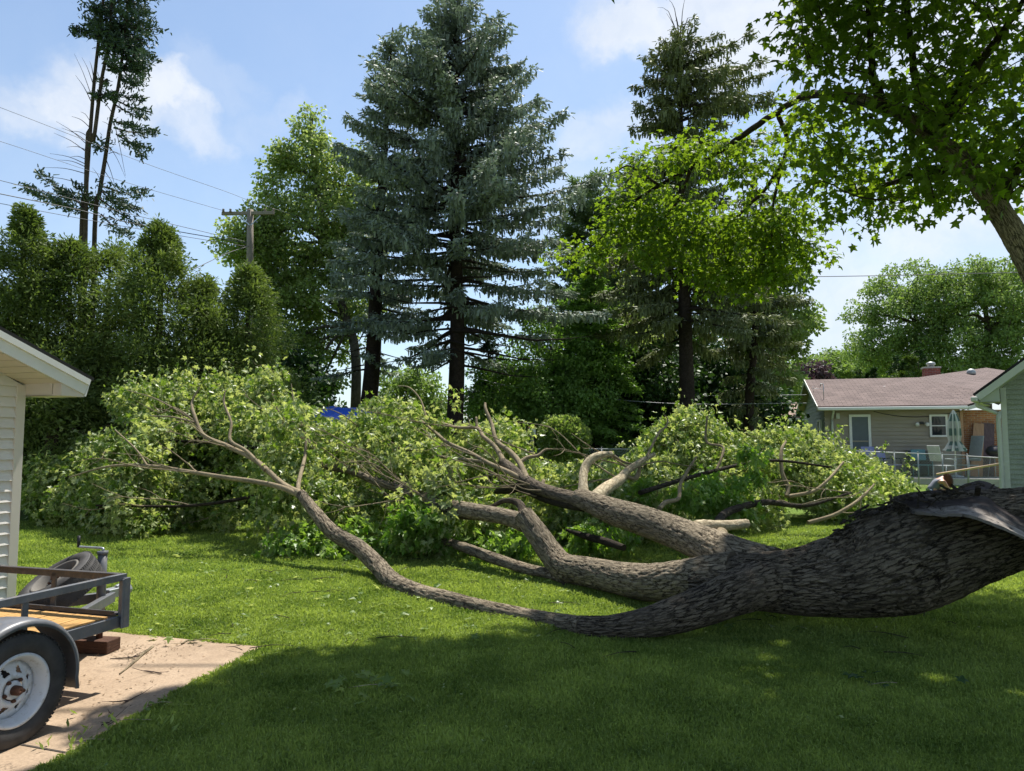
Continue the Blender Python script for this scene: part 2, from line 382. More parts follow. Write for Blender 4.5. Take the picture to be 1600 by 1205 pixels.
M['shingle_dark'] = brickmat('grey shingles', (.11, .105, .095), (.07, .068, .06), (.03, .03, .03), .32, .14, .012, .95, .008, (.06, .07, .05))
M['brick'] = brickmat('orange brick', (.46, .20, .09), (.32, .125, .06), (.40, .33, .26), .21, .075, .008)
M['brick_red'] = brickmat('red chimney brick', (.36, .10, .07), (.25, .07, .05), (.35, .28, .24), .21, .075, .008)
m, t, p = newmat('window glass'); p.inputs['Base Color'].default_value = (.02, .025, .03, 1); p.inputs['Roughness'].default_value = .06
bump(t, p, noise_(t, posn(t), 1.5, 2), .05, .01); M['glass'] = m
M['screen'] = plain('grey screen door', (.10, .12, .135), .45, var=.08, bmp=0)
M['galv'] = plain('galvanised steel', (.42, .44, .45), .42, .75, .12, 20, .1)
M['galv_pale'] = plain('weathered galvanised pipe', (.34, .36, .36), .55, .4, .1, 10, .05)
M['steel_grey'] = plain('grey trailer paint', (.105, .110, .120), .42, 0., .25, 9, .12, .5, (.16, .14, .125))
M['steel_dark'] = plain('dark brown grey angle iron', (.060, .055, .055), .5, .2, .3, 14, .15, .5, (.11, .085, .07))
M['rust'] = plain('rusty hub', (.11, .05, .03), .75, .4, .4, 40, .5)
m, t, p = newmat('tyre rubber'); v = posn(t)
lk(t, ramp_(t, noise_(t, v, 9, 6, .7), [(.3, (.022, .021, .021)), (.7, (.062, .058, .055))]), p.inputs['Base Color']); p.inputs['Roughness'].default_value = .72
bump(t, p, noise_(t, v, 60, 3), .15, .002); M['rubber'] = m
M['dusty_rubber'] = plain('dusty rubber', (.13, .12, .105), .85, 0, .3, 8)
M['rim_white'] = plain('white painted wheel', (.62, .63, .65), .32, 0., .06, 12, .05, .5, (.42, .40, .37))
M['black'] = plain('black plastic', (.012, .012, .013), .45)
def woodmat(name, dark, light, sc_=(2, 30, 30), rough=.8, crack=None, ln=4.):
    m, t, p = newmat(name); mp = nd(t, 'ShaderNodeMapping'); lk(t, coords(t, 'UV'), mp.inputs[0]); mp.inputs['Scale'].default_value = sc_
    n = noise_(t, mp.outputs[0], ln, 6, .65, .8); col = ramp_(t, n, [(.3, dark), (.7, light)])
    if crack: col = mix_(t, mapr(t, noise_(t, mp.outputs[0], ln*2, 3, .5), .60, .68), col, crack)
    lk(t, col, p.inputs['Base Color']); p.inputs['Roughness'].default_value = rough; p.inputs['Specular IOR Level'].default_value = .2
    bump(t, p, n, .8, .012); M[name] = m
woodmat('deck_wood', (.30, .16, .05), (.55, .33, .12), (1.2, 14, 1), .7)
woodmat('block_wood', (.04, .020, .014), (.12, .06, .038), (2, 20, 1))
woodmat('board_tan', (.36, .20, .12), (.50, .31, .2), (1, 6, 1))
woodmat('board_dark', (.09, .06, .065), (.16, .11, .115), (1, 6, 1))
woodmat('pole_tan', (.50, .36, .24), (.66, .50, .34), (1, 10, 1))
woodmat('pole_grey', (.15, .125, .10), (.30, .26, .21), (10, 1, 1))
woodmat('torn_wood', (.085, .070, .058), (.36, .32, .28), (1.3, 5, 1), .85, (.03, .024, .02), 2.2)
m = M['torn_wood']; t = m.node_tree; p = t.nodes['Principled BSDF']; cl_ = p.inputs['Base Color'].links[0].from_socket
sp = nd(t, 'ShaderNodeSeparateXYZ'); lk(t, coords(t, 'UV'), sp.inputs[0]); ed_ = math_(t, 'ADD', sp.outputs[1], math_(t, 'MULTIPLY', math_(t, 'SUBTRACT', noise_(t, coords(t, 'UV'), 3.5, 5, .65), .5), .7))
lk(t, mix_(t, mapr(t, ed_, .14, .36, 0, .92), cl_, (.035, .026, .024)), p.inputs['Base Color'])
M['tarp'] = plain('blue tarpaulin', (.010, .10, .62), .32, 0., .18, 1.4, .5, .5)
M['cable'] = plain('cable', (.06, .06, .065), .6)
M['cable_pale'] = plain('pale cable', (.20, .22, .23), .5)

# ------------------------------------------------------------ ground
def gz(x, y):
    u = np.clip((y-22)/7., 0, 1); return .42*u*u*(3-2*u)
xs = np.concatenate([[-420, -150, -60], np.linspace(-30, 34, 65), [70, 160, 420]]); ys = np.concatenate([[-60, -10], np.linspace(0, 45, 91), [60, 100, 200, 700]])
X, Y = np.meshgrid(xs, ys); Z = gz(X, Y) + .03*(fbm(X*.4, Y*.4, X*0, 3)-.5)*(Y > 8)
V = np.stack([X, Y, Z], -1).reshape(-1, 3); nx = len(xs); i, j = np.meshgrid(np.arange(len(ys)-1), np.arange(nx-1), indexing='ij')
Fq = np.stack([i*nx+j, i*nx+j+1, (i+1)*nx+j+1, (i+1)*nx+j], -1).reshape(-1, 4)
MB().add(V, Fq, smooth=True).build('lawn', 'lawn', kind='structure')

# old concrete slab under the trailer
SLAB = np.array([G(410, 1013)[:2], G(139, 986)[:2], (-6.6, 7.35), (-7.6, 2.), (-2.75, 1.2), G(75, 1200)[:2], G(250, 1098)[:2]])
mb = MB(); g = np.array([(x, y, .012) for x, y in SLAB]); mb.poly(g[::-1], (0, 0, -.1)); mb.build('driveway_slab', 'concrete', kind='structure')
jt = MB(); a, b2 = G(-90, 1141, .0155), G(112, 1177, .0155); d = nz(b2-a); s_ = np.array([-d[1], d[0], 0])*.007
jt.poly([a-s_, b2-s_, b2+s_, a+s_]); M['joint'] = plain('joint dirt', (.05, .04, .03), 1.); jt.build('slab_joint', 'joint', kind='structure')
def in_poly(x, y, poly):
    r = np.zeros(x.shape, bool); n = len(poly)
    for i in range(n):
        x1, y1 = poly[i]; x2, y2 = poly[(i+1) % n]
        c = ((y1 > y) != (y2 > y)) & (x < (x2-x1)*(y-y1)/(y2-y1+1e-12)+x1); r ^= c
    return r
# grass: blades, thinner with distance
N = 950000
D = 1/(1/2.7 - rng.random(N)*(1/2.7-1/15.5)); X = rng.uniform(-1, 1, N)*(D*.74+.4)
edge = np.array([(x+rng.normal()*0, y) for x, y in SLAB]); jx = X + .05*(fbm(X*6, D*6, X*0, 2)-.5)*2
keep = ~in_poly(jx, D + .04*(fbm(X*5+9, D*5, X*0, 2)-.5)*2, SLAB) 
X, D = X[keep], D[keep]; n = len(X)
cl = fbm(X*2.2, D*2.2, X*0, 4)
hgt = (.020+.028*rng.random(n))*(.65+.9*cl)*(1+.010*D); wd = (.0012+.0014*rng.random(n))*(1+.26*D)
az = rng.uniform(0, 2*math.pi, n); lean = rng.random(n)**1.2*1.0
dx, dy = np.cos(az), np.sin(az); base = np.stack([X, D, gz(X, D)-.004], -1)
fa = rng.uniform(0, math.pi, n); sx = np.stack([np.cos(fa), np.sin(fa), 0*fa], -1)*wd[:, None]
mid = base + np.stack([dx*lean*.3*hgt, dy*lean*.3*hgt, hgt*.6], -1); tip = base + np.stack([dx*lean*hgt, dy*lean*hgt, hgt*(1-.35*lean)], -1)
V = np.stack([base-sx, base+sx, mid+sx*.8, tip, mid-sx*.8], 1)
MB().add(V, np.arange(n*5).reshape(n, 5), None, np.clip(rng.random(n)**1.5*.75+cl*.7-.15, 0, 1)).build('grass', 'grass', kind='stuff')

# ------------------------------------------------------------ siding helper
def siding(mb, O, u, n, width, h, expo=.12, lap=.012, xr=None, z0=0.):
    """clapboards: O bottom-left corner, u along, n outward; xr(z)->(x0,x1) trims each course"""
    O, u, n = map(lambda q: np.array(q, float), (O, u, n)); z = z0
    while z < h-1e-6:
        z1 = min(z+expo, h); a0, b0 = xr(z) if xr else (0, width); a1, b1 = xr(z1) if xr else (0, width)
        if b0-a0 > .01:
            if b1 <= a1: b1 = a1 = (a0+b0)/2
            q = lambda x, zz, o: O+u*x+n*o+np.array([0, 0, zz])
            mb.add([q(a0, z, lap), q(b0, z, lap), q(b1, z1, 0), q(a1, z1, 0)], [[0, 1, 2, 3]], [[(a0, z), (b0, z), (b1, z1), (a1, z1)]])
            mb.add([q(a0, z, 0), q(b0, z, 0), q(b0, z, lap), q(a0, z, lap)], [[0, 1, 2, 3]])
        z = z1
    return mb
Zu = np.array([0, 0, 1.])

# ------------------------------------------------------------ white outbuilding at the left
al = R(16.0); u = np.array([math.sin(al), math.cos(al), 0]); n_ = np.array([math.cos(al), -math.sin(al), 0])
C = P(22, 900, 7.5); C[2] = 0; H = 2.235; LEN = 5.0; pitch = math.tan(R(20))
O = C - u*LEN
wh = root('white_outbuilding', C, 'white vinyl sided outbuilding with cream eave at the left edge, beside the trailer', 'outbuilding')
top = lambda x: H + (min(x, LEN-x))*pitch
xr = lambda z: (0, LEN) if z <= H else ((z-H)/pitch, LEN-(z-H)/pitch)
mb = siding(MB(), O, u, n_, LEN, H+LEN/2*pitch, .105, .030, xr)
mb.build('siding_wall', 'siding_white', wh)
mb = MB(); back = -n_*6
mb.poly([O-n_*.01, C-n_*.01, C-n_*.01+back, O-n_*.01+back][::-1], (0, 0, H-.01)); mb.build('core_wall', 'siding_white', wh)
mb = MB(); mb.box(C+Zu*H/2+n_*.006-u*.045, (.1, .05, H-.02), [u, n_, Zu]); mb.build('corner_trim', 'trim_cream', wh, bevel=.004)
# roof with rake overhang .62 out, eave overhang .5 along u
OV, EV = .50, .27; ridge = O+u*(LEN/2)+Zu*(H+LEN/2*pitch)
e0 = C+u*EV-Zu*EV*pitch+Zu*(H)                    # eave line at roof underside
for sgn in (1,):
    a0 = e0+n_*OV; a1 = e0-n_*6.; r0 = ridge+n_*OV; r1 = ridge-n_*6.
    up = nz(np.cross(r0-a0, -n_)); up = up if up[2] > 0 else -up
    mb = MB(); ex = nz(a0-r0)
    mb.poly([a0+up*.165+ex*.03+n_*.02, a1+up*.165+ex*.03, r1+up*.165, r0+up*.165+n_*.02], up*.035, uvax=(n_, ex)); mb.build('roof', 'shingle_dark', wh)
    b0 = (O-u*EV-Zu*EV*pitch+Zu*H); upb = np.array([-up[0], -up[1], up[2]]); upb = nz(np.cross(b0-ridge, n_)); upb = upb if upb[2] > 0 else -upb
    mb = MB(); mb.poly([b0+n_*OV+upb*.165, ridge+n_*OV+upb*.165, ridge-n_*6+upb*.165, b0-n_*6+upb*.165], upb*.035, uvax=(n_, ex)); mb.build('roof', 'shingle_dark', wh)
    mb = MB()  # rake fascia: two stepped boards
    for off, hh, lo in ((0., .165, 0.), (.022, .06, .105)):
        mb.poly([r0+up*lo+n_*off, a0+up*lo+n_*off, a0+up*(lo+hh)+n_*off, r0+up*(lo+hh)+n_*off], -n_*.021)
    mb.build('rake_board', 'white_trim', wh)
    mb = MB()  # sloping soffit under the rake, grooved
    k = 22; 
    q = lambda s, o: r0+(a0-r0)*s + n_*(-o)
    L_ = np.linalg.norm(a0-r0)
    for i in range(k):
        s0, s1 = i/k, (i+.93)/k
        mb.poly([q(s0, .03)-up*.0, q(s1, .03), q(s1, OV), q(s0, OV)], up*.012)
    mb.poly([q(0, .02)+up*.02, q(1, .02)+up*.02, q(1, OV)+up*.02, q(0, OV)+up*.02])
    mb.build('soffit', 'soffit', wh)
    # level eave return box closing the corner
    zb = a0[2]-.015
    mb = MB(); x0 = C+n_*.0
    tri = [np.append((C)[:2], zb), np.append(a0[:2]-n_[:2]*OV, zb), np.append((a0-n_*OV)[:2], a0[2]), np.append(C[:2], H)]
    mb.poly([np.append((C+n_*(OV-.12)+u*.0)[:2], zb+.0), np.append((a0-n_*.12)[:2], zb), a0-n_*.12, np.append((C+n_*(OV-.12))[:2], a0[2]+EV*pitch)], n_*.11)
    mb.poly([np.append((C+n_*.01)[:2], zb), np.append((C+n_*(OV-.01))[:2], zb), np.append((a0-n_*.01)[:2], zb), np.append((a0-n_*(OV))[:2], zb)], (0, 0, -.012))
    mb.poly([np.append((C+n_*.01)[:2], zb-.012), np.append((C+n_*(OV-.13))[:2], zb-.012), np.append((C+n_*(OV-.13))[:2], H+.0), np.append((C+n_*.01)[:2], H)], u*.01)
    mb.build('eave_return', 'soffit', wh)
    mb = MB(); mb.poly([a0+up*0-Zu*.02, a1-Zu*.02, a1+up*.16, a0+up*.16], u*.02); mb.build('eave_fascia', 'white_trim', wh)

# ------------------------------------------------------------ trailer
ta = R(17); tf = np.array([math.sin(ta), math.cos(ta), 0]); tr_ = np.array([math.cos(ta), -math.sin(ta), 0])
FC = P(193, 965, 5.1); FC[2] = 0                      # front right corner on the ground
TW, TL = 1.75, 3.3
tl = root('utility_trailer', FC-tf*1.6-tr_*TW/2, 'grey single axle utility trailer with wooden deck and white spoked wheel', 'trailer')
Q = lambda f, r, z: FC + tf*f + tr_*r + Zu*z         # f forward of corner, r right of corner
ax3 = [tf, tr_, Zu]
mb = MB()
mb.box(Q(-TL/2, -.02, .435), (TL, .035, .075), ax3); mb.box(Q(-TL/2, -TW+.02, .435), (TL, .035, .075), ax3)
mb.box(Q(-.02, -TW/2, .433), (.035, TW-.08, .07), ax3); mb.box(Q(-TL+.02, -TW/2, .433), (.035, TW-.08, .07), ax3)
for f in (-.7, -1.4, -2.1, -2.8): mb.box(Q(f, -TW/2, .405), (.04, TW-.09, .04), ax3)
mb.build('frame', 'steel_grey', tl, bevel=.004)
mb = MB(); mb.box(Q(-.012, -TW/2, .485), (.05, TW-.06, .02), ax3); mb.box(Q(-.035, -TW/2, .50), (.014, TW-.1, .012), ax3); mb.build('front_lip', 'steel_dark', tl, bevel=.003)
mb = MB(); w = .14; k = int((TW-.09)/w)
for i in range(k):
    r = -.055-w*(i+.5); mb.box(Q(-TL/2-.02+rng.normal()*.002, r, .462+rng.normal()*.001), (TL-.1, w-.008, .03), ax3)
mb.build('deck', 'deck_wood', tl, bevel=.002)
for r, mt in ((-.02, 'steel_grey'), (-TW+.02, 'steel_grey')):
    mb = MB(); mb.box(Q(-TL/2, r, .735), (TL+.03, .034, .034), ax3); mb.box(Q(-TL/2, r+.02*(1 if r > -.5 else -1), .73), (TL+.03, .006, .045), ax3); mb.build('side_rail', mt, tl, bevel=.003)
mb = MB(); mb.box(Q(.0, -TW/2, .728), (.012, TW-.04, .052), ax3); mb.box(Q(-.02, -TW/2, .752), (.04, TW-.06, .008), ax3); mb.build('front_rail', 'steel_dark', tl, bevel=.003)
for f, r, w in ((-.0, -.0, .05), (-.72, -.02, .04), (-2.2, -.02, .04), (-3.2, -.02, .05), (0, -.62, .04), (0, -1.18, .04), (0, -TW+.03, .05), (-.8, -TW+.02, .04), (-1.9, -TW+.02, .04), (-3.2, -TW+.02, .05)):
    lo = .395 if f == 0 and r == 0 else .47
    mb = MB(); mb.box(Q(f-.0, r, (lo+.725)/2), (w if r == 0 else .012 if f == 0 else w, .012 if f != 0 else w, .725-lo), ax3)
    if f == 0 and r == 0: mb.box(Q(-.02, .02, (lo+.72)/2), (.045, .008, .72-lo), ax3)
    mb.build('post', 'steel_grey' if f != 0 or r == 0 else 'steel_dark', tl, bevel=.002)
# wheel
WR = .305; Wc = Q(-.97, .17, WR); ww = .19
def wheel(par, c, ax, R0, wd, rimmat, nm='wheel', flat=True):
    we = bpy.data.objects.new(nm, None); COL.objects.link(we); we.parent = par
    we.location = Vector([float(x) for x in c])-Vector(parent_loc(par))
    w2 = wd/2; ri = R0*.60
    prof = [(ri, -w2*.78), (ri+.02, -w2*.95), (R0*.80, -w2*1.04), (R0*.93, -w2*.98), (R0*.985, -w2*.80), (R0, -w2*.5), (R0*1.003, 0), (R0, w2*.5), (R0*.985, w2*.80), (R0*.955, w2*.93), (R0*.93, w2*.98), (R0*.9, w2*1.0), (R0*.89, w2*1.03), (R0*.80, w2*1.05), (R0*.72, w2*1.03), (ri+.02, w2*.95), (ri, w2*.78)]
    mb = MB(); mb.lathe(prof, c, ax, 72)
    ax = nz(ax); A = nz(np.cross(ax, (0, 0, 1))) ; B = np.cross(ax, A)
    for k in range(84):      # tread blocks
        th = k/84*2*math.pi
        for h, ww_, dt in ((-.74, .34, .0), (-.26, .36, .5), (.26, .36, 0), (.74, .34, .5)):
            tt = th+dt*2*math.pi/84; rd = A*math.cos(tt)+B*math.sin(tt); tg = np.cross(ax, rd)
            mb.box(c+rd*(R0*(1.0 if abs(h) < .5 else .985)-.001)+ax*h*w2, (.008, 2*math.pi*R0/84*.72, ww_*w2), [rd, nz(tg+ax*.25*np.sign(h)), ax])
    mb.build('tyre', 'rubber', we)
    mb = MB()     # rim: flange, drop, dish with eight windows
    pr = [(ri+.008, w2*.80), (ri+.010, w2*.92), (ri+.002, w2*.97), (ri-.008, w2*.90), (ri-.014, w2*.72), (ri-.026, w2*.55), (ri-.030, w2*.15), (ri-.034, -w2*.2)]
    mb.lathe(pr, c, ax, 72, closed=False)
    nA = 96; rs = [(.060, .10), (.075, .13), (.082, .125), (.095, .10), (.108, .05), (.122, 0), (.132, -.02), (ri-.032, -.05)]
    rs = [(r*R0/.325 if i < 7 else r, h) for i, (r, h) in enumerate(rs)]
    th = np.arange(nA)/nA*2*math.pi
    Vt = np.array([[c+ax*(w2*(.28)+h*.22)+(A*math.cos(q)+B*math.sin(q))*r for q in th] for r, h in rs]); Fd = []
    for i in range(len(rs)-1):
        for j in range(nA):
            ph = (j % 12)+.5-6; hw = {3: 2.6, 4: 1.9, 5: 1.0}.get(i, 0)
            if abs(ph) < hw: continue
            Fd.append([i*nA+j, i*nA+(j+1) % nA, (i+1)*nA+(j+1) % nA, (i+1)*nA+j])
    mb.add(Vt, Fd, smooth=True); mb.build('rim', rimmat, we, solid=.004)
    mb = MB(); mb.lathe([(0.001, .0), (.050, 0), (.050, .010), (.042, .015), (.001, .015)], c+ax*(w2*.28+.02), ax, 32)
    mb.build('hub_plate', rimmat, we); mb = MB(); mb.lathe([(.001, .0), (.026, 0), (.025, .04), (.018, .05), (.001, .052)], c+ax*(w2*.28+.03), ax, 32); mb.build('hub', 'rust', we)
    for k in range(5):
        q = k/5*2*math.pi+.3; cc = c+ax*(w2*.28+.024)+(A*math.cos(q)+B*math.sin(q))*.057
        mb = MB(); mb.lathe([(.001, 0), (.011, 0), (.011, .014), (.007, .022), (.001, .022)], cc, ax, 6, smooth=False); mb.build('lug_nut', 'rust', we)
    mb = MB(); mb.lathe([(.001, -w2*.35), (.10, -w2*.35), (.10, -w2*.9), (.001, -w2*.9)], c, ax, 24); mb.build('brake_drum', 'steel_dark', we)
    return we
wheel(tl, Wc, tr_, WR, ww, 'rim_white')
mb = MB(); mb.tube([Q(-.97, .1, .3), Q(-.97, -TW-.1, .3)], .022, 10); mb.build('axle', 'steel_dark', tl)
# fender: rounded arch over the wheel
mb = MB(); arc = []
for d_ in np.linspace(-8, 188, 30): arc.append((math.cos(R(d_))*.365, WR+.02+math.sin(R(d_))*.345))
arc = [(.37, WR-.10)]+arc+[(-.37, WR-.10)]
fw = .115
ars = np.array(arc); prof_ = [(-fw, 0.), (-fw+.01, .004), (0., .010), (fw-.02, .006), (fw, -.004), (fw+.006, -.03)]
Vf = []
for x, z in ars:
    e = np.array([x, z-WR]); e = e/max(1e-6, np.linalg.norm(e))
    for r_, o_ in prof_: Vf.append(Q(-.97+x+e[0]*o_, .17+r_, z+e[1]*o_))
npf = len(prof_); ii, jj = np.meshgrid(np.arange(len(ars)-1), np.arange(npf-1), indexing='ij')
mb.add(Vf, np.stack([ii*npf+jj, ii*npf+jj+1, (ii+1)*npf+jj+1, (ii+1)*npf+jj], -1).reshape(-1, 4), smooth=True)
mb.build('fender', 'steel_grey', tl, solid=.005)
# tongue, coupler, jack, spare
cx = -TW/2
mb = MB(); mb.bar(Q(-.02, cx-.42, .40), Q(.74, cx-.03, .40), .05, .075); mb.bar(Q(-.02, cx+.42, .40), Q(.74, cx+.03, .40), .05, .075); mb.build('tongue', 'steel_grey', tl, bevel=.004)
mb = MB(); mb.box(Q(.80, cx, .425), (.20, .085, .07), ax3); mb.lathe([(.001, .0), (.045, .0), (.05, .03), (.035, .062), (.001, .07)], Q(.91, cx, .40), (0, 0, 1), 20)
mb.bar(Q(.80, cx, .47), Q(.93, cx+.01, .495), .03, .012); mb.build('coupler', 'galv', tl, bevel=.004)
mb = MB(); mb.tube([Q(.60, cx+.06, .33), Q(.60, cx+.06, .76)], .034, 16); mb.tube([Q(.60, cx+.06, .76), Q(.60, cx+.06, .785)], .040, 16)
jk = mb.build('jack', 'steel_grey', tl); 
mb = MB(); mb.tube([Q(.60, cx+.06, .105), Q(.60, cx+.06, .36)], .024, 14); mb.box(Q(.60, cx+.06, .103), (.12, .12, .008), ax3); mb.build('jack_foot', 'rust', jk)
mb = MB(); mb.tube([Q(.60, cx+.06, .785), Q(.60, cx+.06, .805), Q(.60, cx-.02, .808), Q(.58, cx-.12, .812), Q(.57, cx-.155, .815)], .009, 8, 4); mb.build('crank', 'galv', jk)
mb = MB(); mb.tube([Q(.57, cx-.155, .81), Q(.57, cx-.155, .90)], .012, 10); mb.build('crank_handle', 'black', jk)
sc_c = Q(.36, cx-.08, .56); sax = nz(-tr_*.25-tf*.50+Zu*.83)
wheel(tl, sc_c, sax, .285, .19, 'dusty_rubber', 'spare_wheel')
mb = MB(); mb.bar(Q(.3, cx-.1, .42), sc_c-sax*.08, .05, .05, (1, 0, 0)); mb.build('spare_bracket', 'steel_grey', tl)

bc = Q(.585, cx+.05, .052+.012); br = nz(tr_+tf*.15); bf = nz(np.cross(Zu, br))
mb = MB(); mb.box(bc, (.30, .16, .095), [br, bf, Zu]); bk = mb.build('wood_block', 'block_wood', None, 'dark brown timber block lying on the slab under the trailer jack', 'block', bevel=.006)

# ------------------------------------------------------------ tan house beyond the fence
ph = R(16); hu = np.array([math.cos(ph), -math.sin(ph), 0]); hn = np.array([-math.sin(ph), -math.cos(ph), 0])
HB = P(1290, 700, 28.0); HB[2] = .35
def hit(px, py, off=0., O=HB, n=hn):
    d = ray(px, py); c0 = np.array([0, 0, EYE]); t = ((O+n*off-c0)@n)/(d@n); return c0+d*t
def onwall(px, py, off=0.): p_ = hit(px, py, off); return (p_-HB)@hu, p_[2]
th_ = root('tan_house', HB, 'low grey tan sided house with dusty pink shingle roof beyond the chain link fence', 'house')
eL = hit(1279, 638, .55); eR = hit(1512, 640, .55); eH = eL[2]
wx1 = onwall(1502, 700)[0]
mb = siding(MB(), HB, hu, hn, wx1, eH-HB[2]-.02, .14, .034); mb.build('front_wall', 'siding_tan', th_)
bk_ = -hn
DP = 8.6; rise = (P(1400, 597, 32.)[2]-eH)
gl = HB+bk_*.0
# gable end wall (left), ridge mid depth
W0 = HB; W1 = HB+bk_*(DP-1.0)
gw = MB(); Lg = DP-1.0; tg = rise/(DP/2)
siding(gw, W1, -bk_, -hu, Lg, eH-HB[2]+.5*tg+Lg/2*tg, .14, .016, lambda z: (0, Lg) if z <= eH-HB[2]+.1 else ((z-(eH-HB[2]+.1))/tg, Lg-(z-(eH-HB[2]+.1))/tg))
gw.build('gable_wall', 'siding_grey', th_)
eo = HB-hu*.30; eo[2] = eH
A0 = eo+hn*.55; A1 = eR.copy(); A1[2] = eH; A1 = A0+hu*((A1-A0)@hu)
Rg0 = A0+bk_*(DP/2)+Zu*rise; rl = ((hit(1436, 596, -DP/2+.55)-A0)@hu); Rg1 = Rg0+hu*rl
B0 = A0+bk_*DP
up_ = Zu*.05; T = Zu*.07
hip = P(1541, 577, 33.0); hr = P(1600, 586, 33.5)
mb = MB()
mb.poly([A0, A1, Rg1, Rg0][::1], T, uvax=(hu, nz(Rg0-A0)))
mb.poly([B0, Rg0, Rg1, Rg1+bk_*DP/2-Zu*rise], T, uvax=(hu, nz(Rg0-B0)))
mb.build('roof', 'shingle', th_)
mb = MB(); c1 = A1; c2 = P(1570, 618, 26.2)
mb.poly([A1+Zu*.003, c2, hr, hip, Rg1+Zu*.003], T, uvax=(hu, nz(hip-A1)))
mb.poly([Rg1, hip, hip+bk_*4-Zu*.6, Rg1+bk_*3], T, uvax=(hu, nz(hip-A1)))
mb.build('hip_roof', 'shingle', th_)
mb = MB(); mb.bar(A0-Zu*.03+hn*.03, A1-Zu*.03+hn*.03, .11, .11); mb.build('gutter', 'white_trim', th_, bevel=.02)
mb = MB(); mb.bar(A0-hu*.01+Zu*.0, Rg0-hu*.01, .03, .16); mb.bar(Rg0-hu*.01, B0-hu*.01, .03, .16); mb.build('rake_board', 'pale_trim', th_)
mb = MB(); mb.poly([A0-Zu*.085, A1-Zu*.085, A1-hn*.56-Zu*.085, A0-hn*.56-Zu*.085]); mb.poly([A0-Zu*.04, Rg0-Zu*.04, Rg0+hu*.6-Zu*.04, A0+hu*.6-Zu*.04]); mb.poly([Rg0-Zu*.04, B0-Zu*.04, B0+hu*.6-Zu*.04, Rg0+hu*.6-Zu*.04]); mb.build('soffit', 'siding_tan', th_)
def wrect(px0, py0, px1, py1):
    a, z1 = onwall(px0, py0); b, z0 = onwall(px1, py1); return a, b, z0, z1
def frame(mb, a, b, z0, z1, w, o=.045, th=.07, O=HB, uu=hu, nn=hn):
    for (x0, x1, y0, y1) in ((a, a+w, z0, z1), (b-w, b, z0, z1), (a+w, b-w, z1-w, z1), (a+w, b-w, z0, z0+w)):
        c = O+uu*((x0+x1)/2)+nn*(o); c[2] = (y0+y1)/2; mb.box(c, (x1-x0, th, y1-y0), [uu, nn, Zu])
def pane(mb, a, b, z0, z1, o, O=HB, uu=hu, nn=hn):
    c = O+uu*((a+b)/2)+nn*o; c[2] = (z0+z1)/2; mb.box(c, (b-a, .01, z1-z0), [uu, nn, Zu])
a, b, z0, z1 = wrect(1326, 648, 1363, 741); z0 = HB[2]+.05
mb = MB(); frame(mb, a, b, z0, z1, .09); dr = mb.build('door', 'white_trim', th_)
mb = MB(); pane(mb, a+.09, b-.09, z0+.09, z1-.09, .045); mb.build('screen', 'screen', dr)
mb = MB(); c = HB+hu*((a+b)/2)+hn*.065; c[2] = z1-1.0; mb.box(c, (b-a-.18, .03, .05), [hu, hn, Zu]); mb.build('door_rail', 'siding_tan', dr)
a, b, z0, z1 = wrect(1451, 648, 1481, 683)
mb = MB(); frame(mb, a, b, z0, z1, .07); wi = mb.build('window', 'white_trim', th_)
mb = MB(); pane(mb, a+.07, b-.07, z0+.07, z1-.07, .045); mb.build('pane', 'glass', wi)
mb = MB(); c = HB+hu*((a+b)/2)+hn*.06; c[2] = (z0+z1)/2; mb.box(c, (b-a-.14, .03, .035), [hu, hn, Zu]); mb.build('sash', 'white_trim', wi)
# gable window
c = W0+bk_*1.2-hu*.03; mb = MB(); frame(mb, .7, 1.7, 1.1, 2.5, .07, O=W0, uu=bk_, nn=-hu); wi = mb.build('window', 'pale_trim', th_)
mb = MB(); pane(mb, .77, 1.63, 1.17, 2.43, .045, O=W0, uu=bk_, nn=-hu); mb.build('pane', 'glass', wi)
# downspout, meter, porch light, vents, mast, chimney
d0 = hit(1302, 645, .35); d1 = hit(1300, 655, .08); d2 = d1.copy(); d2[2] = HB[2]+.1
mb = MB(); mb.tube([d0+Zu*.1, d0, d1, d1-Zu*.2, d2], .045, 8, 3); mb.build('downspout', 'pale_trim', th_)
mb = MB(); mb.box(hit(1309, 650, .06), (.14, .12, .22), [hu, hn, Zu]); mb.build('meter_box', 'pale_trim', th_, bevel=.02)
mb = MB(); c = hit(1440, 661, .05); mb.box(c, (.14, .08, .1), [hu, hn, Zu]); pl = mb.build('porch_light', 'black', th_, bevel=.01)
for s in (-1, 1):
    mb = MB(); mb.lathe([(.001, .0), (.05, 0), (.075, .1), (.05, .14), (.001, .14)], c+hu*s*.13+hn*.03-Zu*.02, nz(hn-Zu*.5+hu*s*.5), 16); mb.build('lamp', 'white_trim', pl)
vt = hit(1382, 614, -1.7); vt = P(1382, 613, 29.6)
mb = MB(); mb.tube([vt-Zu*.2, vt+Zu*.25], .055, 12); mb.lathe([(.001, 0), (.16, 0), (.06, .06), (.001, .06)], vt-Zu*.14, (0, 0, 1), 12); mb.build('vent_pipe', 'white_trim', th_)
vb = P(1517.5, 584, 31.5)
mb = MB(); mb.lathe([(.001, .22), (.09, .2), (.16, .12), (.18, .03), (.17, -.04), (.12, -.05), (.12, -.25), (.001, -.25)], vb, (0, 0, 1), 20); mb.build('roof_vent', 'galv_pale', th_)
ms = P(1287, 621, 28.6)
mb = MB(); mb.tube([ms-Zu*.1, ms+Zu*.52], .014, 6); mb.tube([ms+Zu*.5, ms+Zu*.55-hu*.08, ms+Zu*.42-hu*.12], .02, 6); mb.tube([ms+Zu*.32, ms+Zu*.36-hu*.45], .008, 5); mb.tube([ms+Zu*.45-hu*.38, ms+Zu*.2-hu*.36], .006, 5); mb.build('service_mast', 'galv', th_)
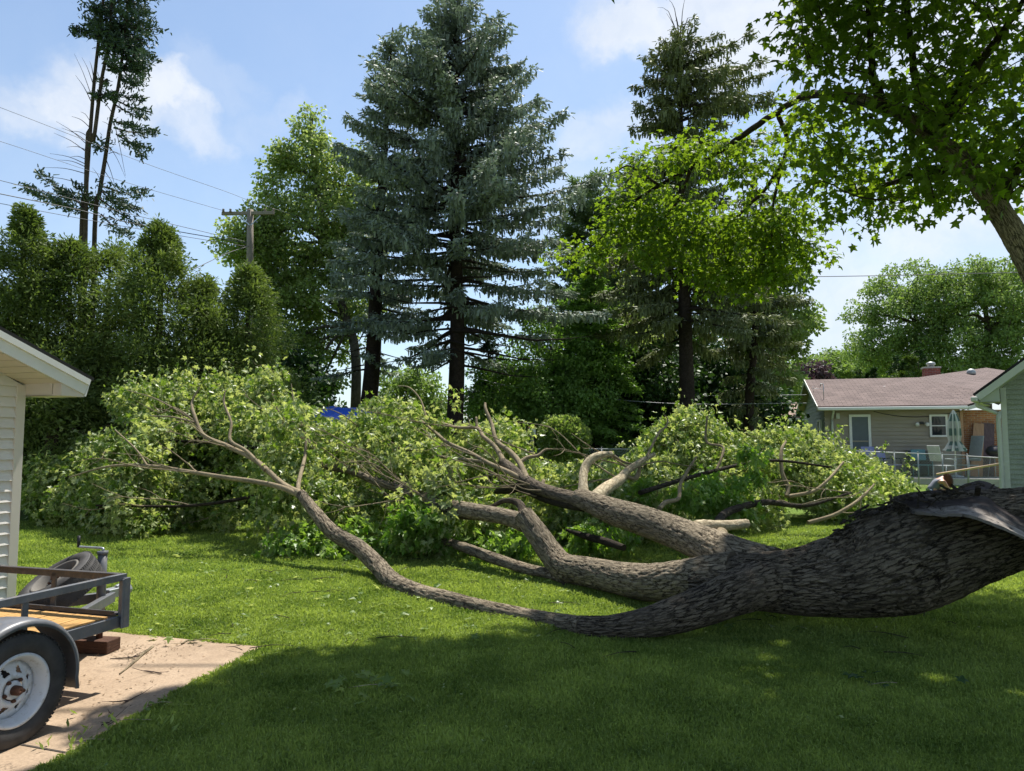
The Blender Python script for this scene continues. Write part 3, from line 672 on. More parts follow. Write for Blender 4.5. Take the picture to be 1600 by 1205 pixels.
ch = P(1455, 585, 33.)
mb = MB(); mb.box(ch+Zu*(-.2), (.62, .5, .9), [hu, hn, Zu]); cm = mb.build('chimney', 'brick_red', th_)
mb = MB(); mb.box(ch+Zu*.285, (.7, .58, .07), [hu, hn, Zu]); mb.build('crown', 'patio', cm, bevel=.01)
mb = MB(); mb.lathe([(.001, .0), (.14, 0), (.14, .1), (.2, .12), (.17, .2), (.05, .25), (.001, .26)], ch+Zu*.32, (0, 0, 1), 16); mb.build('cap', 'galv_pale', cm)
# cable sagging under the eave
mb = MB(); ca, cb = hit(1365, 643, .04), hit(1500, 642, .04)
pts = [ca+(cb-ca)*s-Zu*.22*(1-(2*s-1)**2) for s in np.linspace(0, 1, 9)]; mb.tube(pts, .012, 5); mb.build('wall_cable', 'black', th_)
# brick section at the right under a wide white soffit
BO = HB+hu*(wx1)+bk_*.3; bl = 3.4
mb = MB(); mb.poly([BO, BO+hu*bl, BO+hu*bl+Zu*2.45, BO+Zu*2.45], bk_*.2, uvax=(hu, Zu)); mb.build('brick_wall', 'brick', th_)
mb = MB(); b0 = BO+hu*1.45+hn*.03; mb.box(b0+hu*.9+Zu*.45, (1.8, .04, .9), [hu, hn, Zu]); mb.build('white_panel', 'white_trim', th_)
mb = MB(); s0 = hit(1503, 645, .3); mb.poly([A1-Zu*.09, c2-Zu*.12, c2+bk_*1.6-Zu*.2, A1+bk_*.9-Zu*.12], Zu*.02); mb.build('porch_soffit', 'pale_trim', th_)
mb = MB(); mb.bar(A1-Zu*.06, c2-Zu*.1, .1, .12); mb.build('porch_fascia', 'pale_trim', th_)
mb = MB(); mb.box(HB+hu*(wx1+.04)+hn*.02+Zu*1.2, (.09, .09, 2.4), [hu, hn, Zu]); mb.build('corner_trim', 'board_tan', th_)

# patio sheet
pq = [HB+hn*.02-hu*.3, HB+hn*.02+hu*8, HB+hn*2.0+hu*8, HB+hn*2.0-hu*.3]
mb = MB(); mb.poly([np.array([q[0], q[1], .40]) for q in pq][::-1], (0, 0, -.35)); mb.build('patio', 'patio', kind='structure')

# second house farther left
f0 = P(1196, 655, 44.); f1 = P(1275, 655, 44.); r0_ = P(1204, 631, 48.); r1_ = P(1280, 631, 48.)
fh = root('distant_house', [(f0[0]+f1[0])/2, 44, .4], 'distant low house with tan roof seen between the spruce and the pink roofed house', 'house')
mb = MB(); mb.poly([f0-(0,0,0), f1, r1_, r0_], (0, 0, .1), uvax=(np.array([1, 0, 0.]), nz(r0_-f0))); mb.poly([r0_, r1_, r1_+np.array([0, 4, -1.1]), r0_+np.array([-.2, 4, -1.1])], (0, 0, .1)); mb.build('roof', 'shingle_tan', fh)
mb = MB(); siding(mb, [f0[0]+.4, 44.6, .4], (1, 0, 0), (0, -1, 0), 3.0, f0[2]-.42, .16, .016); mb.poly([(f0[0]+.4, 44.6, .4), (f0[0]+.4, 51, .4), (f0[0]+.4, 51, f0[2]), (f0[0]+.4, 44.6, f0[2])]); mb.build('wall', 'siding_grey', fh)
mb = MB(); mb.bar(f0-Zu*.02, f1-Zu*.02, .1, .14); mb.build('gutter', 'white_trim', fh)
mb = MB(); frame(mb, .8, 1.8, 1.4, 2.3, .08, O=np.array([f0[0]+.4, 44.6, 0]), uu=np.array([1, 0, 0.]), nn=np.array([0, -1, 0.])); wf = mb.build('window', 'white_trim', fh)
mb = MB(); pane(mb, .88, 1.72, 1.48, 2.22, .045, O=np.array([f0[0]+.4, 44.6, 0]), uu=np.array([1, 0, 0.]), nn=np.array([0, -1, 0.])); mb.build('pane', 'glass', wf)

# ------------------------------------------------------------ sage house at the right edge
gp = R(38); gu = np.array([math.cos(gp), -math.sin(gp), 0]); gn = np.array([-math.sin(gp), -math.cos(gp), 0])
GC = P(1569, 700, 15.0); GC[2] = 0; gH = P(1569, 606, 15.)[2]; gp_ = math.tan(R(38)); GL = 5.
gr = root('sage_house', GC, 'pale sage green clapboard house with steep gable at the right edge of the yard', 'house')
mb = siding(MB(), GC, gu, gn, GL, gH+GL/2*gp_, .10, .022, lambda z: (0, GL) if z <= gH else ((z-gH)/gp_, GL-(z-gH)/gp_)); mb.build('gable_wall', 'siding_green', gr)
mb = MB(); mb.poly([GC, GC-gn*5, GC-gn*5+Zu*gH, GC+Zu*gH]); mb.build('side_wall', 'siding_sage', gr)
mb = MB(); mb.box(GC+gn*.01+gu*.03+Zu*gH/2, (.1, .04, gH), [gu, gn, Zu]); mb.build('corner_trim', 'pale_trim', gr, bevel=.004)
ge = GC-gu*.34+gn*.40+Zu*(gH-.34*gp_+.0); gr0 = GC+gu*(GL/2)+gn*.40+Zu*(gH+GL/2*gp_)
mb = MB(); upg = nz(np.cross(gr0-ge, gn)); upg = upg if upg[2] > 0 else -upg
mb.poly([ge+upg*.13-gu*.02, gr0+upg*.13, gr0+upg*.13-gn*5, ge+upg*.13-gn*5], upg*.04, uvax=(-gn, nz(gr0-ge))); mb.build('roof', 'shingle_dark', gr)
mb = MB(); mb.poly([ge, gr0, gr0+upg*.128, ge+upg*.128], gn*.03); mb.build('rake_board', 'pale_trim', gr)
mb = MB(); mb.poly([ge, gr0, gr0-gn*.4, ge-gn*.4]); mb.poly([np.append(ge[:2], gH-.30), np.append((GC+gn*.4)[:2], gH-.30), np.append(GC[:2], gH-.30), np.append((ge-gn*.4)[:2], gH-.30)]); 
mb.poly([np.append((ge-gn*.02)[:2], gH-.30), np.append((GC+gn*.38)[:2], gH-.30), np.append((GC+gn*.38)[:2], gH), ge-gn*.02]); mb.build('eave_return', 'siding_sage', gr)
mb = MB(); gq = ge-gu*.07; mb.bar(gq+upg*.03+gn*.1, gq+upg*.03-gn*2.4, .12, .1); mb.build('gutter', 'pale_trim', gr, bevel=.02)
dq = GC-gu*.07+gn*.05; mb = MB(); mb.tube([gq-gn*.35+Zu*.0, gq-gn*.35-Zu*.1, dq+Zu*(gH-.52), dq+Zu*(gH-.65), dq+Zu*.2, dq+Zu*.1-gu*.2], .045, 8, 2); mb.build('downspout', 'pale_trim', gr)
mb = MB(); frame(mb, .50, 1.5, 1.5, 2.45, .06, .03, .05, GC, gu, gn); wi = mb.build('window', 'white_trim', gr)
mb = MB(); pane(mb, .56, 1.44, 1.56, 2.39, .045, GC, gu, gn); mb.build('pane', 'glass', wi)

# ------------------------------------------------------------ fences
def chain_fence(name, A, B, h, n, label, z0=0., grid=.09, gate=None, group='chain link fences', braced=False):
    A = np.array(A, float); B = np.array(B, float); d = B-A; L = np.linalg.norm(d[:2]); 
    fr = root(name, (A+B)/2, label, 'fence', group)
    for i in range(n+1):
        p_ = A+d*i/n; mb = MB(); mb.tube([p_-Zu*.1, p_+Zu*(h+.03)], .022, 8); mb.tube([p_+Zu*(h+.03), p_+Zu*(h+.07)], [.026, .008], 8); mb.build('post', 'galv_pale', fr)
    mb = MB(); mb.tube([A+Zu*h, B+Zu*h], .017, 8); mb.build('top_rail', 'galv_pale', fr)
    mb = MB(); u_ = d/L; nn = np.array([-u_[1], u_[0], 0]); w = .0028; nx = int(L/grid); k = int(L/grid+h/grid)
    for s in (1, -1):
        for i in range(-int(h/grid), nx+int(h/grid)):
            x0 = i*grid; pts = [(x0, 0), (x0+s*h, h)]
            (xa, za), (xb, zb) = pts
            def clip(x, z, x2, z2):
                if x < 0: z = z+(0-x)/(x2-x)*(z2-z); x = 0
                if x > L: z = z+(L-x)/(x2-x)*(z2-z); x = L
                return x, z
            if max(xa, xb) <= 0 or min(xa, xb) >= L: continue
            a_ = clip(xa, za, xb, zb); b_ = clip(xb, zb, xa, za)
            if abs(a_[0]-b_[0]) < .02: continue
            p0 = A+u_*a_[0]+Zu*a_[1]; p1 = A+u_*b_[0]+Zu*b_[1]; e = nz(np.cross(p1-p0, nn))*w
            mb.add([p0-e, p0+e, p1+e, p1-e], [[0, 1, 2, 3]])
    mb.build('wire_mesh', 'galv_pale', fr); return fr
fa, fb = P(1345, 708, 25.6), P(1511, 711.5, 24.4); fa[2] = .12; fb[2] = .0
chain_fence('chain_link_fence', fa-(fb-fa)*.35, fb, 1.19, 6, 'galvanised chain link fence in front of the pink roofed house')
fc_ = P(1562, 716, 21.5); fc_[2] = 0; 
chain_fence('chain_link_gate', fb+(fc_-fb)*.02, fc_, 1.17, 1, 'short chain link gate section meeting the sage house corner', grid=.06)
fa, fb = P(760, 702, 24.5), P(1000, 702, 24.5); fa[2] = fb[2] = .18
chain_fence('chain_link_fence', fa, fb, 1.22, 4, 'chain link fence behind the upright broken limbs, near the birdhouse')
fa, fb = P(918, 686.5, 29), P(1160, 686.5, 29); fa[2] = fb[2] = .42
chain_fence('chain_link_fence', fa, fb, 1.32, 5, 'farthest chain link fence running right from the round shrub')

# pole leaning along the fence
mb = MB(); mb.tube([P(1464, 741, 23.2), P(1562, 725, 20.6)], .03, 8); mb.build('wooden_pole', 'pole_tan', None, 'long pale wooden pole propped slanting along the chain link fence', 'pole')

# patio things -----------------------------------------------------
pz = .404
def at_wall(px, off, z=pz):
    r_ = hit(px, 700, off); r_[2] = z; return r_
uc = at_wall(1492, 1.2)
um = root('closed_parasol', uc, 'closed grey and white striped patio parasol in front of the small window', 'parasol')
mb = MB(); mb.tube([uc, uc+Zu*2.35], .022, 8); mb.build('pole', 'white_trim', um)
mb = MB(); mb.lathe([(.001, 0), (.24, 0), (.24, .05), (.05, .1), (.001, .1)], uc, (0, 0, 1), 20); mb.build('base', 'galv_pale', um)
m, t, p = newmat('striped canvas'); at = nd(t, 'ShaderNodeAttribute'); at.attribute_name = 'rnd'
lk(t, ramp_(t, at.outputs['Fac'], [(.3, (.10, .16, .14)), (.5, (.42, .42, .38)), (.7, (.62, .62, .57))]), p.inputs['Base Color']); p.inputs['Roughness'].default_value = .9; M['canvas'] = m
mb = MB(); k = 24; zz = [2.35, 2.2, 1.95, 1.7, 1.45, 1.25, 1.12, 1.0, .92]; rr = [.02, .09, .15, .17, .175, .15, .2, .27, .30]
Vs = []
for i, (z, r) in enumerate(zip(zz, rr)):
    for j in range(k): q = j/k*2*math.pi; r2 = r*(1+.28*(j % 2-.5)*2*min(1, i/2)+rng.normal()*.04); Vs.append(uc+np.array([math.cos(q)*r2, math.sin(q)*r2, z+rng.normal()*.015*(i > 5)]))
Fs = [[i*k+j, i*k+(j+1) % k, (i+1)*k+(j+1) % k, (i+1)*k+j] for i in range(len(zz)-1) for j in range(k)]
mb.add(Vs, Fs, None, np.array([(.9 if ((f[0] % k)//2) % 2 else (.2 if (f[0]//k) % 2 else .5)) for f in Fs])); mb.build('canopy', 'canvas', um)
mb = MB(); mb.bar(uc+Zu*1.2+hu*.05, uc+hu*.32+Zu*.95, .05, .02); mb.build('strap', 'white_trim', um)
# patio chairs
def patio_chair(c, ang, label, mat, high=.95, sling=None):
    f = np.array([math.cos(ang), math.sin(ang), 0]); s = np.array([-f[1], f[0], 0]); r_ = root('patio_chair', c, label, 'chair', 'patio chairs')
    mb = MB(); mb.box(c+Zu*.42, (.48, .5, .035), [f, s, Zu]); mb.build('seat', sling or mat, r_, bevel=.01)
    bu = nz(Zu-f*.25); mb = MB(); mb.box(c-f*.26+bu*(high/2+.16)+Zu*.2, (.03, .48, high-.45), [nz(np.cross(s, bu)), s, bu]); mb.build('backrest', sling or mat, r_, bevel=.01)
    for a_ in (-1, 1):
        for b_ in (-1, 1):
            mb = MB(); mb.tube([c+f*.22*a_+s*.25*b_, c+f*.2*a_+s*.24*b_+Zu*(.64 if a_ > 0 else .44)], .016, 6); mb.build('leg', mat, r_)
        mb = MB(); mb.tube([c-f*.26+s*.27*a_+Zu*.66, c+f*.24*1+s*.27*a_+Zu*.64], .02, 6); mb.build('armrest', mat, r_)
    return r_
M['teal'] = plain('teal plastic', (.10, .22, .24), .5); M['white_frame'] = plain('white frame', (.6, .6, .6), .4); M['lilac'] = plain('lilac cloth', (.25, .26, .48), .8)
patio_chair(at_wall(1441, 1.1), R(-100), 'teal blue plastic patio chair low against the tan wall', 'teal', .85)
patio_chair(at_wall(1474, 1.6), R(20), 'white framed reclining patio chair below the closed parasol', 'white_frame', 1.0)
patio_chair(at_wall(1510, 1.0), R(200), 'grey slatted tall back patio chair beside the leaning boards', 'galv_pale', 1.35)
patio_chair(at_wall(1365, 1.2), R(-90), 'lilac cushioned patio chair next to the screen door', 'black', .95, 'lilac')
patio_chair(at_wall(1392, 1.2), R(-60), 'low dark blue patio chair between the door and the teal chair', 'black', .8, 'lilac')
gc = at_wall(1435, .35); gl_ = root('patio_box', gc, 'dark grey storage box against the tan wall below the porch light', 'storage box')
mb = MB(); mb.box(gc+Zu*.45, (.75, .42, .86), [hu, hn, Zu]); mb.build('box_body', 'steel_dark', gl_, bevel=.02)
mb = MB(); mb.box(gc+Zu*.90, (.79, .46, .05), [hu, hn, Zu]); mb.build('lid', 'steel_grey', gl_, bevel=.01)
# boards leaning on the brick
for (px0, px1, w, mt, lb) in ((1528, 1521, .28, 'board_tan', 'tan board leaning on the brick wall, leftmost of the boards'), (1535, 1531, .10, 'board_tan', 'narrow tan board leaning second from the left on the brick wall'),
                              (1541, 1536, .26, 'board_dark', 'dark weathered board leaning in the middle on the brick wall'), (1548, 1546, .22, 'board_dark', 'dark purple brown board leaning rightmost on the brick wall')):
    o_ = (BO-HB)@hn
    tp = hit(px0, 662, o_+.06); bt = hit(px1, 706, o_+.55); bt[2] = pz
    mb = MB(); mb.bar(bt, tp, w, .03, hu if 0 else np.cross(nz(tp-bt), hu)); mb.build('leaning_board', mt, None, lb, 'board', 'boards leaning on the brick wall')
kg = at_wall(1553, 1.0); kt = root('kettle_grill', kg, 'round black covered grill in front of the white panel', 'grill')
mb = MB(); mb.lathe([(.001, .70), (.12, .72), (.24, .82), (.27, .92), (.26, .94), (.2, 1.04), (.1, 1.1), (.001, 1.12)], kg, (0, 0, 1), 24); mb.build('bowl', 'black', kt)
for q in (0, 2.1, 4.2): mb = MB(); mb.tube([kg+np.array([math.cos(q)*.24, math.sin(q)*.24, 0]), kg+np.array([math.cos(q)*.12, math.sin(q)*.12, .75])], .012, 6); mb.build('leg', 'galv', kt)

# ------------------------------------------------------------ utility pole + lines
pb = P(391, 640, 28.); pb[2] = .42; ptop = P(391, 328, 28.)
up = root('utility_pole', pb, 'weathered wooden utility pole with one crossarm in front of the silver maple', 'utility pole')
mb = MB(); mb.tube([pb, ptop], [.16, .12], 14, 6); mb.build('pole', 'pole_grey', up)
ca, cb = P(347, 334, 28.15), P(428, 333, 27.8)
mb = MB(); mb.bar(ca, cb, .10, .13); mb.build('crossarm', 'pole_grey', up, bevel=.01)
for s in (-1, 1): mb = MB(); mb.bar(P(391+s*1, 352, 27.87), P(391+s*16, 337, 27.87), .02, .04); mb.build('brace', 'galv', up)
for px in (349, 360, 414, 427): mb = MB(); q = P(px, 331.5, 28.-.0); mb.lathe([(.001, 0), (.045, 0), (.05, .04), (.03, .06), (.05, .09), (.03, .13), (.001, .14)], q-Zu*.0, (0, 0, 1), 12); mb.build('insulator', 'pole_grey', up)
def wire(pts, lb, r=.009, sag=0., mat='cable', grp='overhead wires'):
    P3 = [P(*q) for q in pts]; mb = MB(); mb.tube(P3, r, 5, 6, cap=False); return mb.build('overhead_wire', mat, None, lb, 'wire', grp)
wire([(-90, 137, 22), (0, 168, 23), (223, 254, 26), (349, 298, 27.5), (391, 314, 28), (470, 340, 30)], 'highest overhead wire crossing the sky left of the silver maple', .008)
wire([(-90, 197, 22), (0, 221, 23), (180, 280, 26), (348, 329, 28)], 'second overhead wire sloping down to the crossarm tip', .008)
wire([(-90, 262, 22), (0, 282, 23), (209, 336, 26), (389, 379, 28)], 'third overhead wire running just above the cedar tops', .011)
wire([(-90, 284, 22), (0, 303, 23), (122, 328, 25), (206, 349, 26), (389, 381, 28)], 'thick fourth overhead wire running above the cedar tops', .016)
wire([(-90, 300, 22), (0, 318, 23), (206, 356, 26), (389, 386, 28)], 'lowest of the long overhead wires behind the cedars', .010)
wire([(391, 384, 28), (355, 396, 26), (300, 422, 21)], 'short service wire dropping left from the pole to the cedars', .012)
wire([(391, 380, 28), (420, 415, 30), (470, 500, 34)], 'thin service wire dropping right into the silver maple', .01)
wire([(700, 575, 27), (780, 600, 27), (900, 618, 27), (1060, 631, 27), (1260, 630, 27)], 'lower pale wire crossing in front of the dark shrubs behind the yard', .011, mat='cable_pale')
wire([(780, 560, 29), (960, 605, 29), (1080, 618, 29), (1260, 617, 29)], 'upper pale wire crossing in front of the dark shrubs behind the yard', .010, mat='cable_pale')
wire([(900, 428, 36), (1150, 433, 36), (1370, 431, 36), (1500, 428, 36), (1700, 424, 36)], 'level grey wire against the sky above the pink roof', .02, mat='cable')

# ------------------------------------------------------------ blue tarp, birdhouse
tb = P(540, 660, 22); tb[2] = .1
tp_ = root('tarp_shelter', tb, 'bright blue tarpaulin draped over a low shelter behind the fallen crown', 'tarp shelter')
nx_, ny_ = 34, 14; U_, V_ = np.meshgrid(np.linspace(0, 1, nx_), np.linspace(0, 1, ny_)); 
x0_, x1_ = P(488, 650, 22)[0], P(580, 650, 22)[0]
prof = np.interp(U_, [0, .22, .42, .7, 1.], [2.60, 2.70, 2.72, 2.68, 2.50]); Zt = prof - .42*(np.abs(V_-.55)*2)**2 - .10*(fbm(U_*7, V_*5, U_*0, 3)-.5)*2
Vt = np.stack([x0_+(x1_-x0_)*U_, 21.2+2.6*V_, Zt], -1).reshape(-1, 3); ii, jj = np.meshgrid(np.arange(ny_-1), np.arange(nx_-1), indexing='ij')
mb = MB(); mb.add(Vt, np.stack([ii*nx_+jj, ii*nx_+jj+1, (ii+1)*nx_+jj+1, (ii+1)*nx_+jj], -1).reshape(-1, 4), smooth=True); mb.build('tarp', 'tarp', tp_, solid=.006)
for x in (x0_+.1, x1_-.1):
    for y in (21.3, 23.6): mb = MB(); mb.tube([(x, y, .1), (x, y, 2.25)], .03, 8); mb.build('pole', 'galv', tp_)
bp = P(831.5, 700, 20); bp[2] = .0; bz = P(831, 681, 20)[2]
bh = root('birdhouse', bp, 'small pinkish white birdhouse on a post left of the round shrub', 'birdhouse')
mb = MB(); mb.tube([bp, bp+Zu*(bz)], .045, 8); mb.build('post', 'pole_grey', bh)
mb = MB(); c = bp+Zu*(bz+.12); mb.box(c, (.18, .18, .22)); mb.build('nest_box', 'white_trim', bh, bevel=.005)
M['pink'] = plain('faded red roof', (.42, .16, .12), .7)
mb = MB(); mb.poly([c+np.array([-.13, -.13, .09]), c+np.array([.13, -.13, .09]), c+np.array([0, -.13, .21])], (0, .26, 0)); mb.build('roof', 'pink', bh)
mb = MB(); mb.lathe([(.001, 0), (.028, 0), (.028, .006), (.001, .006)], c+np.array([0, -.092, .0]), (0, -1, 0), 12); mb.build('entrance_hole', 'black', bh)
# ------------------------------------------------------------ foliage and bark materials
M['leaf_fallen'] = leafmat('wilting maple leaf', (.080, .150, .020), (.20, .29, .055), (.42, .48, .22), .42, .42, .9, (1.4, 1.4, .7), .5)
M['leaf_maple'] = leafmat('fresh maple leaf', (.062, .118, .010), (.125, .195, .020), (.09, .14, .03), .58, .5, .8, (2.4, 2.4, .5), .3)
M['leaf_silver'] = leafmat('silver maple leaf', (.080, .145, .030), (.25, .33, .070), (.30, .36, .15), .40, .5, .5, (1.4, 1.5, .8))
M['leaf_far'] = leafmat('far tree leaf', (.085, .145, .035), (.24, .33, .075), (.20, .28, .10), .38, .6, .35, (1.4, 1.5, .8))
M['leaf_dark'] = leafmat('dark shrub leaf', (.018, .045, .014), (.055, .11, .028), None, .2, .55, .5)
M['leaf_plum'] = leafmat('purple plum leaf', (.05, .035, .045), (.13, .085, .10), None, .25, .6, .6, (1.3, 1, 1))
M['leaf_cedar'] = leafmat('white cedar spray', (.045, .082, .018), (.21, .265, .072), None, .28, .6, .75, (1.3, 1.4, .7), .2)
M['leaf_arbor'] = leafmat('dark arborvitae spray', (.014, .040, .012), (.045, .085, .02), None, .15, .6, .6, None, .2)
M['leaf_arbor2'] = leafmat('golden arborvitae spray', (.03, .065, .012), (.11, .15, .03), None, .2, .6, 1.5, None, .2)
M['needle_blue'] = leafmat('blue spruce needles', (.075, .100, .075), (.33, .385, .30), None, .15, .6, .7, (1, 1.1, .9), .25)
M['needle_green'] = leafmat('norway spruce needles', (.060, .082, .034), (.23, .25, .11), None, .15, .6, .6, (1, 1.1, .8), .2)
M['needle_pine'] = leafmat('fir needles', (.025, .050, .035), (.075, .11, .07), None, .12, .6, .6, (1, 1.1, .9), .2)
M['needle_white'] = leafmat('white pine needles', (.085, .13, .065), (.17, .23, .12), None, .2, .6, .6)
M['leaf_larch'] = leafmat('feathery light foliage', (.07, .145, .025), (.22, .34, .085), None, .35, .6, .6, (1.3, 1.5, .6))
M['bark_maple'] = barkmat('maple bark', (.125, .102, .073), (.32, .27, .20), (.034, .026, .018), 34, 6.5, .02)
M['bark_old'] = barkmat('old maple bark', (.085, .068, .050), (.235, .195, .150), (.013, .010, .008), 40, 6.5, .03)
M['bark_branch'] = barkmat('smooth maple branch', (.29, .245, .165), (.54, .47, .34), (.20, .16, .105), 20, 9, .006)
M['bark_spruce'] = barkmat('spruce bark', (.055, .040, .034), (.135, .105, .090), (.02, .014, .012), 9, 7, .02)
M['bark_pine'] = barkmat('fir bark', (.10, .082, .066), (.22, .185, .15), (.05, .035, .025), 6, 9, .01)
M['bark_pale'] = barkmat('silver maple bark', (.13, .12, .10), (.30, .275, .24), (.06, .05, .04), 8, 3, .01)
M['twig_dead'] = barkmat('dead twig', (.07, .055, .045), (.15, .12, .10), (.03, .02, .02), 10, 10, .004)

# ------------------------------------------------------------ tree builders
def twigs_to(mb, skel, cs, r0=.03, r1=.008, sag=.0, sides=5):
    """thin boughs that grow outwards from the skeleton, each new one forking off the nearest wood"""
    skel = np.asarray(skel); cs = np.asarray(cs)
    if not len(cs): return
    order = np.argsort([np.linalg.norm(skel-c, axis=1).min() for c in cs])
    for c in cs[order]:
        d = np.linalg.norm(skel-c, axis=1) + np.maximum(0, skel[:, 2]-c[2])*1.5
        a = skel[np.argmin(d)]; L = np.linalg.norm(c-a)
        if L < .1: continue
        m1 = a+(c-a)*.4+rng.normal(size=3)*L*.07+np.array([0, 0, L*(.08-sag)]); m2 = a+(c-a)*.75+rng.normal(size=3)*L*.06+np.array([0, 0, L*.05])
        k = min(1.6, .5+L/3); mb.tube([a, m1, m2, c], [r0*k, r0*k*.7, r1*1.5, r1*.5], sides, 3, cap=False)
        skel = np.vstack([skel, [m1, m2, c]])
def broadleaf(name, label, cat, base, top, blobs, trunkr, leafm, barkm, dens=1., lsz=.13, clr=.55, per=75, group=None, tmpl=DIAM, trunkpts=None, flat=.7, nclump=None, up=.5, limbs=6):
    """blobs: (centre, (rx,ry,rz)) crown masses"""
    base = np.array(base, float); top = np.array(top, float); r = root(name, base, label, cat, group)
    tp = trunkpts if trunkpts is not None else [base, base+(top-base)*.35+rng.normal(size=3)*.1, base+(top-base)*.7+rng.normal(size=3)*.2, top]
    mb = MB(); mb.tube(tp, np.linspace(trunkr, trunkr*.25, len(tp)), 12, 5); tr = mb.build('trunk', barkm, r)
    sk, _ = spline(np.array(tp), np.ones(len(tp)), 8); sk = sk[len(sk)//4:]
    cs = []
    vol = [b[1][0]*b[1][1]+b[1][0]*b[1][2] for b in blobs]
    for (c, rad), v in zip(blobs, vol):
        n = max(3, int(dens*v*2.2/(clr*clr))); d = rdir(n); q = .35+.65*rng.random(n)**.45
        cs.append(np.array(c)+d*q[:, None]*np.array(rad))
    cs = np.concatenate(cs); rs = clr*rng.uniform(.55, 1.25, len(cs))
    lm = MB(); skl = [sk]
    for (c, rad) in blobs:
        d = np.linalg.norm(sk-np.array(c), axis=1)+np.maximum(0, sk[:, 2]-c[2]+.5)*3; a = sk[np.argmin(d)]
        c = np.array(c, float); L = np.linalg.norm(c-a)
        if L > .6:
            pts = [a, a+(c-a)*.35+np.array([0, 0, L*.1])+rng.normal(size=3)*.1, a+(c-a)*.7+rng.normal(size=3)*.15, c]
            MB().tube(pts, [trunkr*.45, trunkr*.3, trunkr*.2, trunkr*.08], 7, 4).build('limb', barkm, r); q, _ = spline(np.array(pts), np.ones(4), 5); skl.append(q)
    twigs_to(lm, np.concatenate(skl), cs[::2], trunkr*.10, .008); lm.build('twigs', barkm, r, kind='stuff')
    pos, out, idx = clump_pts(cs, rs, np.maximum(12, per*(rs/clr)**2), flat)
    n = len(pos); tip = out*.6+rdir(n)*.6; tip[:, 2] -= .25; nrm = rdir(n)*.75+out*.3+np.array([0, 0, up])
    fo = MB(); leaves(fo, pos, tip, nrm, lsz*rng.uniform(.6, 1.3, n), tmpl, 1., np.clip(rng.random(n)*.6+rng.random(len(cs))[idx]*.4, 0, 1)); fo.build('crown', leafm, r)
    return r
def B(px, py, D, rx, rz, ry=None): return (P(px, py, D), (rx, ry or rx, rz))

